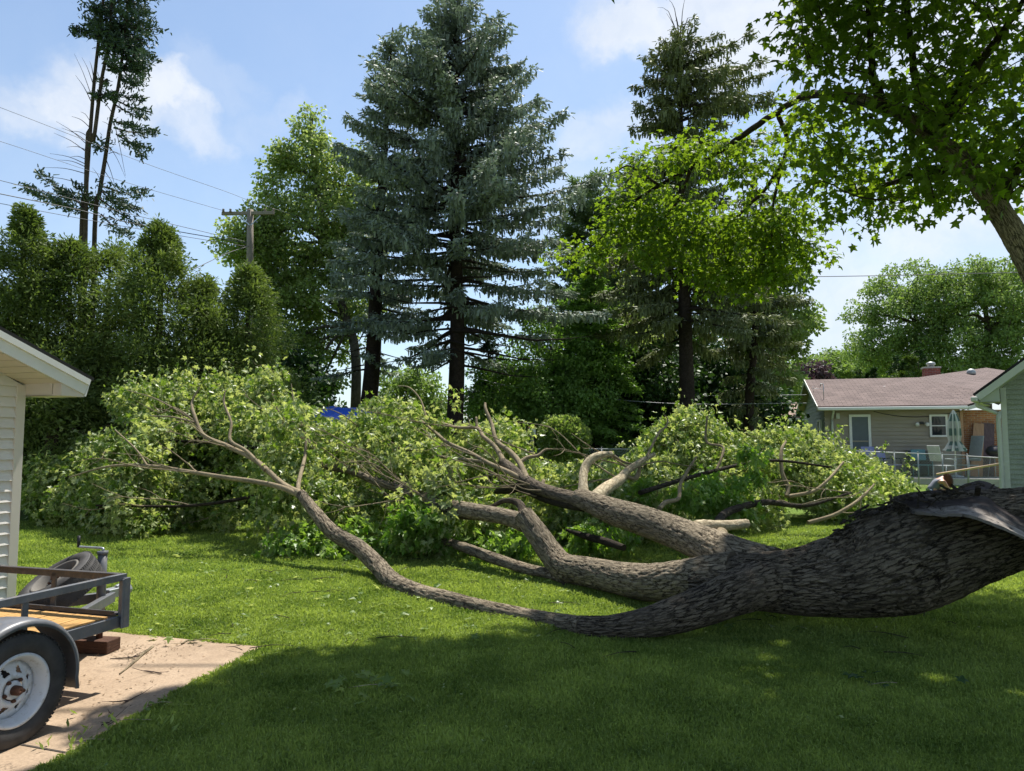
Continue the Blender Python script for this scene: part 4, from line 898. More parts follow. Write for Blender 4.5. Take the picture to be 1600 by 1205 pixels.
def spruce(name, label, base, H, prof, mat, trunkr=.3, whorl=.42, per=7, spray=1., nl=.15, nw=.42, bare=0, droop=.25, lift=.10, hang=.5, cat='spruce tree', lean=(0, 0), asym=None, barkm='bark_spruce', drop=.0, dead=0, gaps=.0, group=None, thin=(0, 0), irr=.0):
    base = np.array(base, float); r = root(name, base, label, cat, group); topp = base+np.array([lean[0], lean[1], H])
    tp = np.array([base+(topp-base)*s+np.append(rng.normal(size=2)*.05, 0) for s in (0, .25, .5, .75, 1)])
    MB().tube(tp, [trunkr, trunkr*.85, trunkr*.6, trunkr*.32, .02], 14, 8).build('trunk', barkm, r)
    bm = MB(); PO = []; TI = []; SZ = []; RN = []; WD = []
    z = prof[0][0]*H; zs, ws = zip(*prof)
    while z < H*.985:
        f = z/H; L0 = np.interp(f, zs, ws); axp = base+(topp-base)*f
        nb = max(3, int(per*(.6+.4*min(1, L0/2)))); a0 = rng.random()*6.28
        for b in range(nb):
            if rng.random() < gaps + max(0, thin[0]-f)*thin[1]: continue
            az = a0+b/nb*6.28+rng.normal()*.25; L = L0*rng.uniform(.62, 1.15)*(1+irr*(fbm(np.array(math.cos(az)*1.5+3), np.array(math.sin(az)*1.5), np.array(f*7+base[0]), 2)-.5)*2.6)
            if asym: L *= asym(az, f)
            if L < .12: continue
            o = np.array([math.cos(az), math.sin(az), 0]); s_ = np.array([-o[1], o[0], 0]); z0 = rng.normal()*.22
            t = np.linspace(0, 1, 6); el = .30*(f-.35)   # upper boughs rise, lower ones fall
            zz = L*(el*1.6*t - droop*t**1.4*(1.3-f) + lift*np.maximum(0, t-.55)**1.3*2.2)
            pts = axp+np.outer(t*L, o)+np.outer(zz+z0, (0, 0, 1))+np.outer(np.sin(t*3+az)*.05*L, s_)
            bm.tube(pts, np.linspace(.014+.012*L, .004, 6), 5, cap=False)
            if f < bare or rng.random() < max(0, thin[0]-f)*thin[1]*.9: continue
            # side shoots
            m = int(max(3, L*7.5*spray)); tt = np.linspace(.22 if L > 1 else .05, 1., m)+rng.normal(size=m)*.02; tt = np.clip(tt, .03, 1.)
            bp_ = np.stack([np.interp(tt, t, pts[:, k]) for k in range(3)], -1)
            for sgn in (-1, 1, 0):
                sl = (.14+.30*L*(1-tt*.72)*.62)*rng.uniform(.6, 1.2, m) if sgn else np.full(m, .16)
                sl = np.minimum(sl, .75); dr = o*.75+s_*sgn*rng.uniform(.5, 1., (m, 1)); dr = dr+np.array([0, 0, -1])*(hang*rng.uniform(.2, 1.1, (m, 1)))*(1.25-f)+np.array([0, 0, .12]); dr = nz(dr)
                kk = 7 if sgn else 3
                for q in range(kk):
                    w = (q+rng.random(m))/kk; p_ = bp_+dr*(sl*w)[:, None]+rng.normal(size=(m, 3))*.035
                    ti = dr+rng.normal(size=(m, 3))*.45+np.array([0, 0, -drop])
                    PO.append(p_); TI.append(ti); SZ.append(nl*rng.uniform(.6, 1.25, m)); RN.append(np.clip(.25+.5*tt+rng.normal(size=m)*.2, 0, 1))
                    WD.append(None)
                    if drop and rng.random() < drop*1.2:
                        PO.append(p_+np.array([0, 0, -.1])); TI.append(np.tile([0, 0, -1.], (m, 1))+rng.normal(size=(m, 3))*.15); SZ.append(nl*rng.uniform(.7, 1.7, m)); RN.append(np.clip(rng.random(m)*.6, 0, 1))
        z += whorl*rng.uniform(.6, 1.4)*(1 if f < .8 else .7)
    for k in range(dead):
        az = rng.random()*6.28; p_ = topp+np.array([0, 0, rng.uniform(-1.6, .6)]); e = p_+np.array([math.cos(az)*.8, math.sin(az)*.8, rng.uniform(.1, .6)])
        bm.tube([topp-np.array([0, 0, .6]), (p_+e)/2, e], [.02, .012, .004], 4, 2, cap=False)
    bm.build('boughs', barkm, r, kind='stuff')
    PO = np.concatenate(PO); TI = np.concatenate(TI); SZ = np.concatenate(SZ); RN = np.concatenate(RN)
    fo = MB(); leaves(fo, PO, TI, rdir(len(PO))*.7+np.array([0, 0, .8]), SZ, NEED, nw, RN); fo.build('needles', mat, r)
    return r
def cedar(name, label, base, H, W, n, mat='leaf_cedar', lsz=.105, low=.12, trunkr=.14, cat='cedar tree', group=None, prof=None, stems=1, rough=.25):
    base = np.array(base, float); r = root(name, base, label, cat, group)
    for k in range(stems):
        o = np.array([rng.normal()*.25, rng.normal()*.25, 0])*(stems > 1)
        MB().tube([base+o*.6, base+o*1.2+Zu*H*.3, base+o*1.6+Zu*H*.6, base+Zu*H*.93], [trunkr, trunkr*.8, trunkr*.5, .02], 9, 5).build('trunk', 'bark_pine', r)
    prof = prof or [(low, .55), (.3, 1.), (.55, .9), (.78, .66), (.9, .36), (1., .05)]
    zs, ws = zip(*prof); n = int(n*2.1); nc = max(20, int(n/175)); f = low+(1-low)*rng.random(nc)**1.15; az = rng.random(nc)*6.283
    w = np.interp(f, zs, ws)*W*(1+rough*(fbm(np.cos(az)*2+5, np.sin(az)*2+base[0], f*6, 3)-.5)*2.4)*np.where(rng.random(nc) < .62, rng.uniform(.72, 1.2, nc), rng.uniform(.3, .6, nc))
    cs = base+np.stack([np.cos(az)*w, np.sin(az)*w, f*H], -1); rs = (.20+.26*np.interp(f, zs, ws))*rng.uniform(.7, 1.5, nc)*min(1.3, W/1.1)
    pos, out, idx = clump_pts(cs, rs*rng.uniform(.45, .95, nc), 175, 1.15, .35); m = len(pos); ax = nz(pos-(base+Zu*0)*[1, 1, 0]-np.array([0, 0, 1])*pos[:, 2:3]*0) 
    rad = pos-base; rad[:, 2] = 0; rad = nz(rad)
    tip = rad*.4+rdir(m)*.7+out*.6+np.array([0, 0, .05]); nrm = rdir(m)
    fo = MB(); leaves(fo, pos, tip, nrm, lsz*rng.uniform(.5, 1.35, m), SPRAY, .55, np.clip(rng.random(m)*.5+rng.random(nc)[idx]*.5, 0, 1)); fo.build('foliage', mat, r)
    lm = MB(); sk = np.array([base+Zu*H*s for s in np.linspace(.1, .85, 12)]); twigs_to(lm, sk, cs[::4], .02, .006); lm.build('boughs', 'bark_pine', r, kind='stuff')
    return r
def gpt(px, D): p_ = P(px, 690, D); p_[2] = gz(p_[0], D); return p_

# ------------------------------------------------------------ conifers in the middle distance
bH = P(712, -14, 25)[2]
spruce('blue_spruce', 'tall full blue green spruce in the centre, its dark trunk bare at the bottom', gpt(711, 25), bH-.35,
       [(.22, 2.6), (.29, 3.7), (.38, 4.2), (.50, 4.0), (.62, 3.9), (.72, 3.4), (.80, 2.6), (.87, 1.8), (.94, 1.0), (1., .1)], 'needle_blue', .31, .36, 9, .92, .135, .46, .21, .20, .14, .75, drop=.15, thin=(.50, 1.9), gaps=.10, irr=.35)
sH = P(612, 38, 26.5)[2]
spruce('blue_spruce', 'second blue green spruce half hidden behind the left side of the tallest one', gpt(566, 26.5), sH-.4,
       [(.24, 1.9), (.34, 2.3), (.45, 1.9), (.6, 1.4), (.75, 1.15), (.88, .8), (1., .1)], 'needle_blue', .33, .40, 8, .9, .14, .44, .20, .24, .12, .5, lean=(P(612, 38, 26.5)[0]-P(566, 600, 26.5)[0], 0), thin=(.5, 1.9), gaps=.12, irr=.35)
rH = P(1072, 32, 25.5)[2]
spruce('norway_spruce', 'old spruce with drooping boughs and a ragged dead tipped top behind the maple bough', gpt(1074, 25.5), rH-.5,
       [(.34, 2.7), (.40, 3.0), (.50, 2.5), (.60, 2.1), (.70, 1.9), (.80, 1.8), (.88, 1.55), (.94, .95), (1., .15)], 'needle_green', .29, .36, 8, 1.0, .14, .38, .19, .30, .08, .9, drop=.22, dead=14, gaps=.22, irr=.55, asym=lambda a, f: 1+.75*max(0, math.cos(a))*(f > .72)*(f < .92))
spruce('norway_spruce', 'slimmer spruce with hanging boughs just right of the old ragged spruce', gpt(1168, 27.5), P(1180, 300, 27.5)[2],
       [(.22, .9), (.35, 1.4), (.5, 1.5), (.65, 1.3), (.8, .9), (.93, .5), (1., .1)], 'needle_green', .2, .40, 7, .9, .14, .38, .16, .25, .08, .9, drop=.25, lean=(.6, 0), gaps=.35, irr=.5)
spruce('white_pine', 'soft grey green pine standing between the blue spruce and the maple bough', gpt(925, 33), P(915, 292, 33)[2],
       [(.06, 2.4), (.3, 2.8), (.6, 2.1), (.8, 1.5), (.93, .9), (1., .2)], 'needle_white', .18, .34, 8, .9, .26, .22, 0, -.25, .1, -.2, cat='pine tree', barkm='bark_pale')
spruce('white_pine', 'soft grey green pine whose top shows through the left part of the maple bough', gpt(1000, 34), P(1005, 262, 34)[2],
       [(.06, 2.2), (.3, 2.6), (.6, 2.0), (.8, 1.4), (.93, .9), (1., .2)], 'needle_white', .18, .36, 8, .9, .26, .22, 0, -.25, .1, -.2, cat='pine tree', barkm='bark_pale')
spruce('small_spruce', 'small dark spruce right of the central trunk, low behind the fallen tree', gpt(762, 29), P(766, 540, 29)[2], [(.03, 1.5), (.5, 1.), (1., .05)], 'needle_pine', .09, .26, 8, 1., .15, .4, cat='spruce tree')
# feathery bright green trees under the spruces
spruce('larch', 'tall bright green feathery larch right of the blue spruce', gpt(925, 28), P(925, 410, 28)[2], [(.05, 2.0), (.4, 1.7), (.8, .9), (1., .05)], 'leaf_larch', .12, .26, 8, 1.1, .15, .42, 0, .25, .1, .5, cat='larch tree', irr=.5)
broadleaf('locust_tree', 'bright green feathery spreading tree behind the round shrub', 'tree', gpt(860, 27.5), P(860, 530, 27.5), [B(850, 520, 27.5, 1.2, .9), B(880, 560, 27.5, 1.5, 1.0), B(830, 580, 27.5, 1.5, .9), B(910, 610, 27, 1.3, .9), B(860, 625, 27, 1.6, .8), B(940, 570, 27.5, 1.2, .9), B(900, 660, 27.5, 1.6, .7)], .12, 'leaf_larch', 'bark_pale', 1.1, .12, .45, 85, flat=.55)
broadleaf('locust_tree', 'lower bright green feathery spreading tree left of the round shrub', 'tree', gpt(785, 28), P(785, 590, 28), [B(790, 590, 28, 1.2, .7), B(765, 620, 28, 1.1, .7), B(815, 630, 28, 1.4, .8), B(780, 660, 28, 1.6, .8)], .10, 'leaf_larch', 'bark_pale', 1.1, .12, .45, 85, flat=.55)
broadleaf('locust_tree', 'mid green loose tree filling the gap above the far fence', 'tree', gpt(965, 29.5), P(965, 470, 29.5), [B(955, 470, 29.5, 1.3, 1.), B(985, 520, 29.5, 1.5, 1.1), B(950, 550, 29.5, 1.2, 1.), B(1000, 600, 30, 1.4, .9)], .12, 'leaf_silver', 'bark_pale', 1.1, .14, .5, 80)
# dead lower boughs that hang behind the spruce trunks
mb = MB()
# ------------------------------------------------------------ tall bare stemmed firs at the left
def bare_fir(label, stems, tufts, deads, D):
    base = np.array([P(stems[0][0][0], 600, D)[0], D, .4]); r = root('tall_fir', base, label, 'fir tree', 'tall bare stemmed firs')
    PO = []; TI = []; bm = MB()
    for st in stems:
        pts = [np.append(P(st[0][0]-2, 600, D)[:2], .4)] + [P(x, y, D) for x, y in st]
        MB().tube(pts, np.linspace(.115, .06, len(pts)), 10, 5).build('trunk', 'bark_pine', r)
    for (x0, y0, x1, y1, w, n) in tufts:     # bough from stem to tip with sprays
        a = P(x0, y0, D); b = P(x1, y1, D+rng.normal()*1.2); L = np.linalg.norm(b-a); bm.tube([a, (a+b)/2-Zu*L*.05, b], [.045, .03, .008], 5, 3, cap=False)
        t = rng.random(n)**.6; c = a+(b-a)*t[:, None]; c[:, 2] -= np.sin(t*3.14)*L*.05; 
        q = c+rng.normal(size=(n, 3))*np.array([.28, .45, .16])*w*(.35+.65*(1-t[:, None]*.5)); PO.append(q); TI.append((b-a)/L*.7+rng.normal(size=(n, 3))*.7+np.array([0, 0, .1]))
    for (x0, y0, x1, y1) in deads:
        a = P(x0, y0, D); b = P(x1, y1, D+rng.normal()*.8); bm.tube([a, a+(b-a)*.5+Zu*.12, b], [.022, .014, .006], 4, 3, cap=False)
    bm.build('boughs', 'twig_dead', r, kind='stuff')
    PO = np.concatenate(PO); TI = np.concatenate(TI); n = len(PO)
    fo = MB(); leaves(fo, PO, TI, rdir(n)*.6+Zu*.7, .24*rng.uniform(.5, 1.2, n), NEED, .38); fo.build('needles', 'needle_pine', r)
lt = []
for k in range(36):
    y = rng.uniform(-60, 62); x = np.interp(y, [-60, 60], [176, 163]); s = rng.choice([-1, 1]); L = rng.uniform(14, 42)*(1 if s > 0 else .75); lt.append((x, y, x+s*L, y+rng.uniform(-6, 12), .9, 95))
for k in range(20):
    y = rng.uniform(60, 150); x = np.interp(y, [60, 150], [172, 165]); lt.append((x, y, x+rng.choice([-1, 1])*rng.uniform(8, 20), y+rng.uniform(0, 9), .55, 50))
lt += [(152, 50, 118, 48, .6, 150), (120, 40, 116, 52, .5, 60), (132, 330, 42, 292, .9, 420), (132, 322, 62, 268, .7, 220), (130, 310, 96, 300, .8, 200), (131, 330, 90, 315, .7, 160), (138, 318, 122, 288, .6, 110)]
ld = [(140, 230, 88, 190), (140, 225, 96, 200), (138, 240, 84, 208), (138, 236, 104, 230), (137, 258, 78, 240), (136, 262, 90, 250), (136, 272, 66, 262), (143, 150, 116, 84), (145, 130, 128, 90), (143, 160, 118, 118), (141, 200, 112, 182), (141, 190, 126, 175), (146, 120, 140, 96), (134, 290, 60, 276), (140, 215, 108, 205), (136, 250, 108, 246)]
bare_fir('twin stemmed fir, nearly bare, leftmost of the tall bare trees', [[(128, 352), (134, 300), (140, 220), (148, 120), (158, 30), (166, -50)], [(136, 240), (146, 220), (158, 130), (170, 60), (178, -50)]], lt, ld, 35)
rt = []
for k in range(42):
    y = rng.uniform(-60, 75); x = np.interp(y, [-60, 75], [206, 197]); s = 1 if rng.random() < .62 else -1; rt.append((x, y, x+s*rng.uniform(12, 48)*(1 if s > 0 else .6), y+rng.uniform(-4, 18), .9, 120))
for k in range(18):
    y = rng.uniform(70, 128); x = np.interp(y, [70, 128], [196, 190]); rt.append((x, y, x+rng.uniform(14, 42), y+rng.uniform(0, 12), .7, 70))
rt += [(186, 148, 222, 152, .5, 120), (184, 158, 234, 175, .5, 110), (182, 165, 228, 182, .4, 90), (180, 190, 212, 196, .5, 130), (178, 200, 246, 205, .7, 230), (182, 210, 230, 230, .6, 170), (188, 205, 226, 246, .5, 120), (172, 215, 150, 232, .6, 110),
       (158, 290, 228, 300, .8, 260), (158, 296, 215, 328, .8, 240), (160, 300, 190, 322, .8, 200), (155, 310, 222, 352, .7, 200), (158, 335, 200, 366, .8, 200), (155, 300, 140, 320, .7, 160)]
rd = [(178, 190, 196, 275), (172, 230, 196, 278), (166, 250, 182, 300), (176, 205, 160, 190), (178, 180, 150, 150), (182, 160, 196, 130), (170, 240, 188, 243), (164, 268, 192, 320), (186, 150, 212, 132), (160, 290, 144, 262)]
bare_fir('single stemmed fir with tufts on its right side, beside the twin stemmed fir', [[(148, 360), (155, 305), (164, 250), (172, 195), (184, 140), (192, 80), (200, 10), (206, -60)]], rt, rd, 35.5)

# ------------------------------------------------------------ cedars at the left
cg = 'row of cedars behind the white outbuilding'
for (px, D, ty, W_, n, lb) in ((-70, 16.5, 370, 1.5, 9000, 'cedar beyond the left edge, its right flank above the outbuilding roof'), (22, 17, 330, 1.0, 19000, 'leftmost cedar with a thin spire top against the sky'), (95, 17.5, 385, 1.45, 24000, 'broad cedar below the bare stemmed firs'),
                               (160, 18.5, 382, 1.3, 16000, 'cedar right behind the fir stems, second from the left spire'), (243, 17.5, 356, 1.1, 23000, 'pointed cedar whose tip stands alone above the row'), (312, 18, 440, 1.1, 15000, 'lower cedar right of the pointed one'),
                               (382, 18.5, 425, 1.15, 23000, 'cedar in front of the utility pole, rightmost of the row'), (60, 15.8, 560, 1.0, 8000, 'short cedar seen just over the eave of the outbuilding')):
    cedar('cedar', lb, gpt(px, D), P(px, ty, D)[2]-gpt(px, D)[2], W_*1.12, n, group=cg, stems=2 if px in (22, 60, 95) else 1, trunkr=.17, low=.22 if px < 120 else .06, rough=.5)
# ------------------------------------------------------------ broadleaf trees
broadleaf('silver_maple', 'tall light green silver maple with pale stems behind the utility pole', 'maple tree', gpt(545, 32), P(490, 190, 32),
          [B(487, 195, 32, .75, 1.0), B(478, 240, 32, 1.5, 1.0), B(440, 262, 32, .9, .8), B(530, 262, 32, 1.2, .9), B(450, 300, 32, 1.5, 1.1), B(520, 320, 32, 1.9, 1.2), B(415, 345, 32, 1.4, .9), B(385, 352, 31, 1., .6), B(372, 372, 31, 1.0, .7), B(400, 395, 31.5, 1.5, 1.0), B(560, 340, 32.5, 1.5, 1.3), B(410, 455, 31.5, 1.3, 1.0), B(425, 530, 31.5, 1.5, 1.2), B(530, 540, 33, 1.3, 1.0), B(470, 375, 32, 2.1, 1.3), B(430, 420, 32, 1.7, 1.1), B(545, 400, 32.5, 1.6, 1.4), B(500, 460, 32, 1.8, 1.2), B(445, 480, 32, 1.5, 1.1), B(470, 545, 32, 1.5, 1.1), B(560, 480, 33, 1.3, 1.2), B(500, 600, 32, 1.0, .6), B(460, 610, 31, 1.2, .7), B(575, 290, 33, .9, 1.3)],
          .24, 'leaf_silver', 'bark_pale', 1.1, .17, .5, 80, trunkpts=[gpt(552, 32), P(556, 560, 32), P(535, 480, 32), P(512, 390, 32), P(500, 320, 32), P(488, 230, 32), P(487, 175, 32)])
broadleaf('shade_tree', 'yellow green tree filling the sky gap right of the old spruce', 'tree', gpt(1215, 36), P(1190, 400, 36),
          [B(1170, 400, 36, 2.2, 1.6), B(1225, 440, 36, 1.3, 1.1), B(1250, 500, 36, 1.2, .7), B(1200, 500, 36, 2.4, 1.6), B(1240, 555, 36, .9, .7), B(1190, 580, 36, 2.0, 1.4), B(1150, 480, 37, 2.2, 2.)], .22, 'leaf_far', 'bark_pale', 1.1, .20, .55, 80)
broadleaf('shade_tree', 'open crowned broad tree with a bare side bough, left of the pair', 'tree', gpt(1440, 52), P(1430, 440, 52),
          [B(1425, 440, 52, 2.8, 1.4), B(1395, 470, 52, 2.2, 1.1), B(1345, 488, 52, 1.5, .7), B(1420, 490, 52, 3., 1.5), B(1380, 525, 52, 2.4, 1.2), B(1360, 545, 52, 1.6, .9), B(1430, 540, 52, 2.8, 1.4), B(1400, 570, 52, 2.4, 1.), B(1450, 565, 52, 2., 1.2)], .32, 'leaf_far', 'bark_pine', .75, .19, .62, 95)
broadleaf('shade_tree', 'dense spreading light green tree above the round roof vent, right of the pair', 'tree', gpt(1545, 50), P(1530, 430, 50),
          [B(1500, 445, 50, 2.8, 1.6), B(1550, 440, 50, 3., 1.5), B(1600, 450, 50, 2.6, 1.6), B(1490, 490, 50, 2.4, 1.5), B(1560, 490, 50, 4., 1.8), B(1620, 500, 50, 3., 2.), B(1510, 540, 50, 3.2, 1.6), B(1590, 545, 50, 3.6, 1.6), B(1500, 580, 50, 3., 1.2), B(1570, 585, 49, 3., 1.)], .34, 'leaf_far', 'bark_pine', .8, .19, .62, 95)
broadleaf('plum_tree', 'dark purple leaved plum tree above the left end of the pink roof', 'plum tree', gpt(1268, 44), P(1268, 570, 44), [B(1268, 588, 44, 1.15, .9), B(1250, 605, 44, .9, .8), B(1285, 600, 44, .8, .7)], .12, 'leaf_plum', 'bark_spruce', 1.2, .16, .4, 80)
broadleaf('garden_tree', 'olive yellow small tree between the distant house and the old spruce', 'tree', gpt(1225, 40), P(1225, 600, 40), [B(1228, 600, 40, .9, .6), B(1215, 585, 40, .8, .6), B(1242, 612, 40, .5, .4)], .1, 'leaf_far', 'bark_pale', 1.2, .15, .4, 80)
for k, (px, D, ty, rx, lb) in enumerate(((1200, 70, 560, 4.5, 'far green tree low on the skyline left of the plum tree'), (1290, 72, 553, 4., 'far green tree on the skyline just above the plum tree'), (1330, 68, 548, 4., 'far green tree on the skyline above the roof vent pipe'), (1375, 70, 566, 3.6, 'far green tree on the skyline left of the golden arborvitae'), (1420, 64, 575, 3.5, 'far green tree behind the golden arborvitae'))):
    broadleaf('skyline_tree', lb, 'tree', gpt(px, D), P(px, ty+12, D), [(P(px, ty+28, D), (rx, rx, 1.8)), (P(px-30, ty+38, D), (rx*.7, rx*.7, 1.6)), (P(px+30, ty+34, D), (rx*.7, rx*.7, 1.6)), (P(px, ty+60, D), (rx*1.2, rx, 2))], .2, 'leaf_far', 'bark_pine', .8, .30, .8, 70, group='skyline trees')
for (px, D, ty, W_, mt, lb) in ((1409, 42, 556, .8, 'leaf_arbor', 'dark arborvitae, left of the two tall ones by the chimney'), (1424, 41, 553, .95, 'leaf_arbor2', 'golden tipped arborvitae between the two dark ones'), (1440, 42, 548, 1.0, 'leaf_arbor', 'tall dark arborvitae just left of the chimney'),
                                (1344, 42, 577, .55, 'leaf_arbor', 'small very dark cone shrub, leftmost behind the pink ridge'), (1360, 42.5, 583, .35, 'leaf_arbor', 'tiniest dark cone shrub behind the pink ridge'), (1370, 42, 577, .5, 'leaf_arbor', 'small dark cone shrub, right one behind the pink ridge')):
    cedar('arborvitae', lb, gpt(px, D), P(px, ty, D)[2]-.4, W_, 3500, mt, .16, .02, .06, 'arborvitae', 'clipped cones behind the pink roof', [(.0, .9), (.4, 1.), (.7, .75), (.9, .4), (1, .05)], rough=.1)
# dark understorey behind the yard
for k, (px, D, ty, rx, mt, lb) in enumerate(((1010, 30, 560, 2.2, 'leaf_dark', 'dark evergreen shrub left of the old spruce trunk'), (1130, 31, 550, 2.3, 'leaf_dark', 'dark evergreen shrub right of the old spruce trunk'), (960, 32, 600, 2., 'leaf_dark', 'dark shrub behind the far fence'), (1060, 33, 520, 2.3, 'leaf_dark', 'tall dark evergreen directly behind the old spruce trunk'), (1145, 30, 600, 1.4, 'leaf_dark', 'dark shrub left of the distant house'), (800, 33, 590, 2., 'leaf_dark', 'dark shrub behind the bright larches'),
                                        (430, 28, 540, 2., 'leaf_dark', 'dark shrub right of the cedar row'), (350, 26, 560, 2., 'leaf_dark', 'dark shrub behind the cedars'), (890, 33, 560, 2.2, 'leaf_dark', 'dark shrub behind the round shrub'), (640, 38, 575, 2.2, 'leaf_far', 'far green tree glimpsed between the two spruce trunks'), (250, 24, 600, 2., 'leaf_dark', 'dark shrub low between the cedars'))):
    broadleaf('evergreen_shrub' if mt == 'leaf_dark' else 'distant_tree', lb, 'shrub' if mt == 'leaf_dark' else 'tree', gpt(px, D), P(px, ty+20, D), [(P(px, ty+rx*20, D), (rx, rx*.8, 1.7)), (P(px+25, ty+90, D), (rx, rx*.8, 1.5)), (P(px-25, ty+100, D), (rx, rx*.8, 1.5)), (P(px, ty+70, D+.4), (rx, rx*.8, 1.9))], .12, mt, 'bark_spruce', 1.2, .19, .5, 75)
# round clipped shrub
sb = gpt(880, 23); scn = P(880, 684, 23)
rs_ = root('round_shrub', sb, 'dense round clipped green shrub right of the birdhouse', 'shrub')
MB().tube([sb, scn], [.06, .04], 7).build('trunk', 'bark_spruce', rs_)
n = 16000; d = rdir(n); rad = np.array([.80, .80, .70])*(.80+.24*rng.random((n, 1))**2)*(1+.28*(fbm(d[:, 0]*3+4, d[:, 1]*3, d[:, 2]*3, 3)[:, None]-.5)*2); pos = scn+d*rad
mb = MB(); leaves(mb, pos, d*.6+rdir(n)*.6+Zu*.2, d*.6+rdir(n), .085*rng.uniform(.6, 1.4, n), DIAM, 1.); mb.build('foliage', 'leaf_silver', rs_)
# low growth along the far fence, loose weeds
for (px, D, w, h, lb) in ((905, 24.2, 1.0, .9, 'loose green weed clump against the chain link fence below the round shrub'), (960, 27.5, 1.6, .7, 'light green weed clump between the two chain link fences'), (1005, 28.4, .9, 1.0, 'weed clump with feathery stems on the far fence'), (870, 24, .9, .8, 'small weed clump on the fence left of the round shrub foot')):
    p_ = gpt(px, D); n = int(3500*w); pos = p_+np.stack([rng.normal(size=n)*w*.5, rng.normal(size=n)*.3, rng.random(n)**1.3*h], -1)
    mb = MB(); leaves(mb, pos, rdir(n)*.5+Zu*.7, rdir(n), .10*rng.uniform(.5, 1.4, n), DIAM, .7); wr = mb.build('weed_clump', 'leaf_far', None, lb, 'weeds')
# ------------------------------------------------------------ standing maple at the upper right
mroot = np.array([7.6, 9.3, 0]); mp_ = root('standing_maple', mroot, 'leafy green maple leaning in from the right edge, its crown filling the upper right', 'maple tree')
def px_tube(mb, pts, sides=12, seg=6, disp=None, wob=0.): 
    mb.tube([P(x, y, D) for x, y, D, r in pts], [r*D/F for x, y, D, r in pts], sides, seg, wob, disp=disp)
def barkdisp(amp, fr=9., fv=1.6, seed=0.):
    def f(th, ln, rr):
        r0 = rr.mean(); x, y = np.cos(th)*r0, np.sin(th)*r0; sm = lambda q, a: (lambda u: u*u*(3-2*u))(np.clip(q/a, 0, 1))
        w = (fbm(x*5+seed, y*5, ln*2.2, 3)-.5)*.9
        c1 = sm(np.abs(fbm(x*fr*1.5+seed+w*2, y*fr*1.5+w*2, ln*fv*1.1+w, 4, .55)-.5), .05)
        c2 = sm(np.abs(fbm(x*fr*4+seed+w*5, y*fr*4, ln*fv*4+w*3, 3, .55)-.5), .07)
        p_ = fbm(x*fr*2.5+3, y*fr*2.5, ln*fv*3+seed, 4, .6)
        dep = .55*c1+.2*c2+.5*(p_-.3)
        return amp*(dep-.6)*1.25 + .085*rr*(fbm(x*2.2+seed+9, y*2.2, ln*.9, 3)-.5), np.clip(dep, 0, 1)
    return f
mb = MB(); mb.tube([mroot-Zu*.1, mroot+np.array([-.05, -.05, .6]), P(1716, 640, 9.2), P(1652, 500, 9.1), P(1600, 395, 9.), P(1558, 325, 9.), P(1510, 262, 9.1), P(1452, 210, 9.2), P(1395, 170, 9.4), P(1340, 150, 9.8)],
                [.40, .25, .19, .155, .14, .13, .12, .10, .075, .045], 48, 26, disp=barkdisp(.016, 14, 3)); mb.build('trunk', 'bark_maple', mp_)
mlimbs = [[(1452, 212, 9.2, 15), (1490, 165, 9., 12), (1520, 110, 8.8, 9), (1560, 60, 8.6, 6), (1600, 0, 8.4, 4)], [(1380, 165, 9.4, 10), (1364, 120, 9.2, 6), (1360, 60, 9., 5), (1356, -10, 8.8, 4)],
          [(1395, 170, 9.4, 12), (1320, 152, 10.2, 8), (1260, 150, 11, 6), (1215, 175, 11.6, 5), (1170, 205, 12.2, 5), (1120, 240, 12.8, 4), (1080, 262, 13.4, 3.6), (1030, 290, 13.8, 3), (985, 320, 14, 2), (965, 345, 14, 1.4)],
          [(1080, 262, 13.4, 3.4), (1062, 310, 13.6, 2.6), (1036, 345, 13.8, 2), (1022, 380, 14, 1.4)], [(1215, 175, 11.6, 4), (1230, 230, 12, 3.6), (1200, 290, 12.6, 3), (1150, 340, 13.2, 2.6), (1100, 390, 13.8, 2)], [(1230, 230, 12, 3), (1210, 310, 12.4, 2.4), (1205, 380, 12.6, 1.6)],
          [(1510, 262, 9.1, 10), (1440, 270, 9.6, 6), (1380, 290, 10.2, 4), (1320, 300, 10.8, 3)], [(1558, 325, 9., 9), (1600, 250, 8.6, 7), (1660, 180, 8.2, 5)], [(1452, 210, 9.2, 9), (1430, 120, 9.4, 6), (1420, 40, 9.6, 5), (1410, -90, 10.2, 4)], [(1030, 290, 13.8, 2.4), (985, 260, 14, 1.6), (960, 270, 14, 1)], [(985, 320, 14, 2), (930, 380, 14.2, 1.2), (890, 400, 14.4, 1)]]
sk = []
for L in mlimbs:
    mb = MB(); px_tube(mb, L, 9, 6, wob=.15); mb.build('limb', 'bark_old' if L[0][3] > 8 else 'twig_dead', mp_); q, _ = spline(np.array([P(x, y, D) for x, y, D, r in L]), np.ones(len(L)), 5); sk.append(q)
sk = np.concatenate(sk)
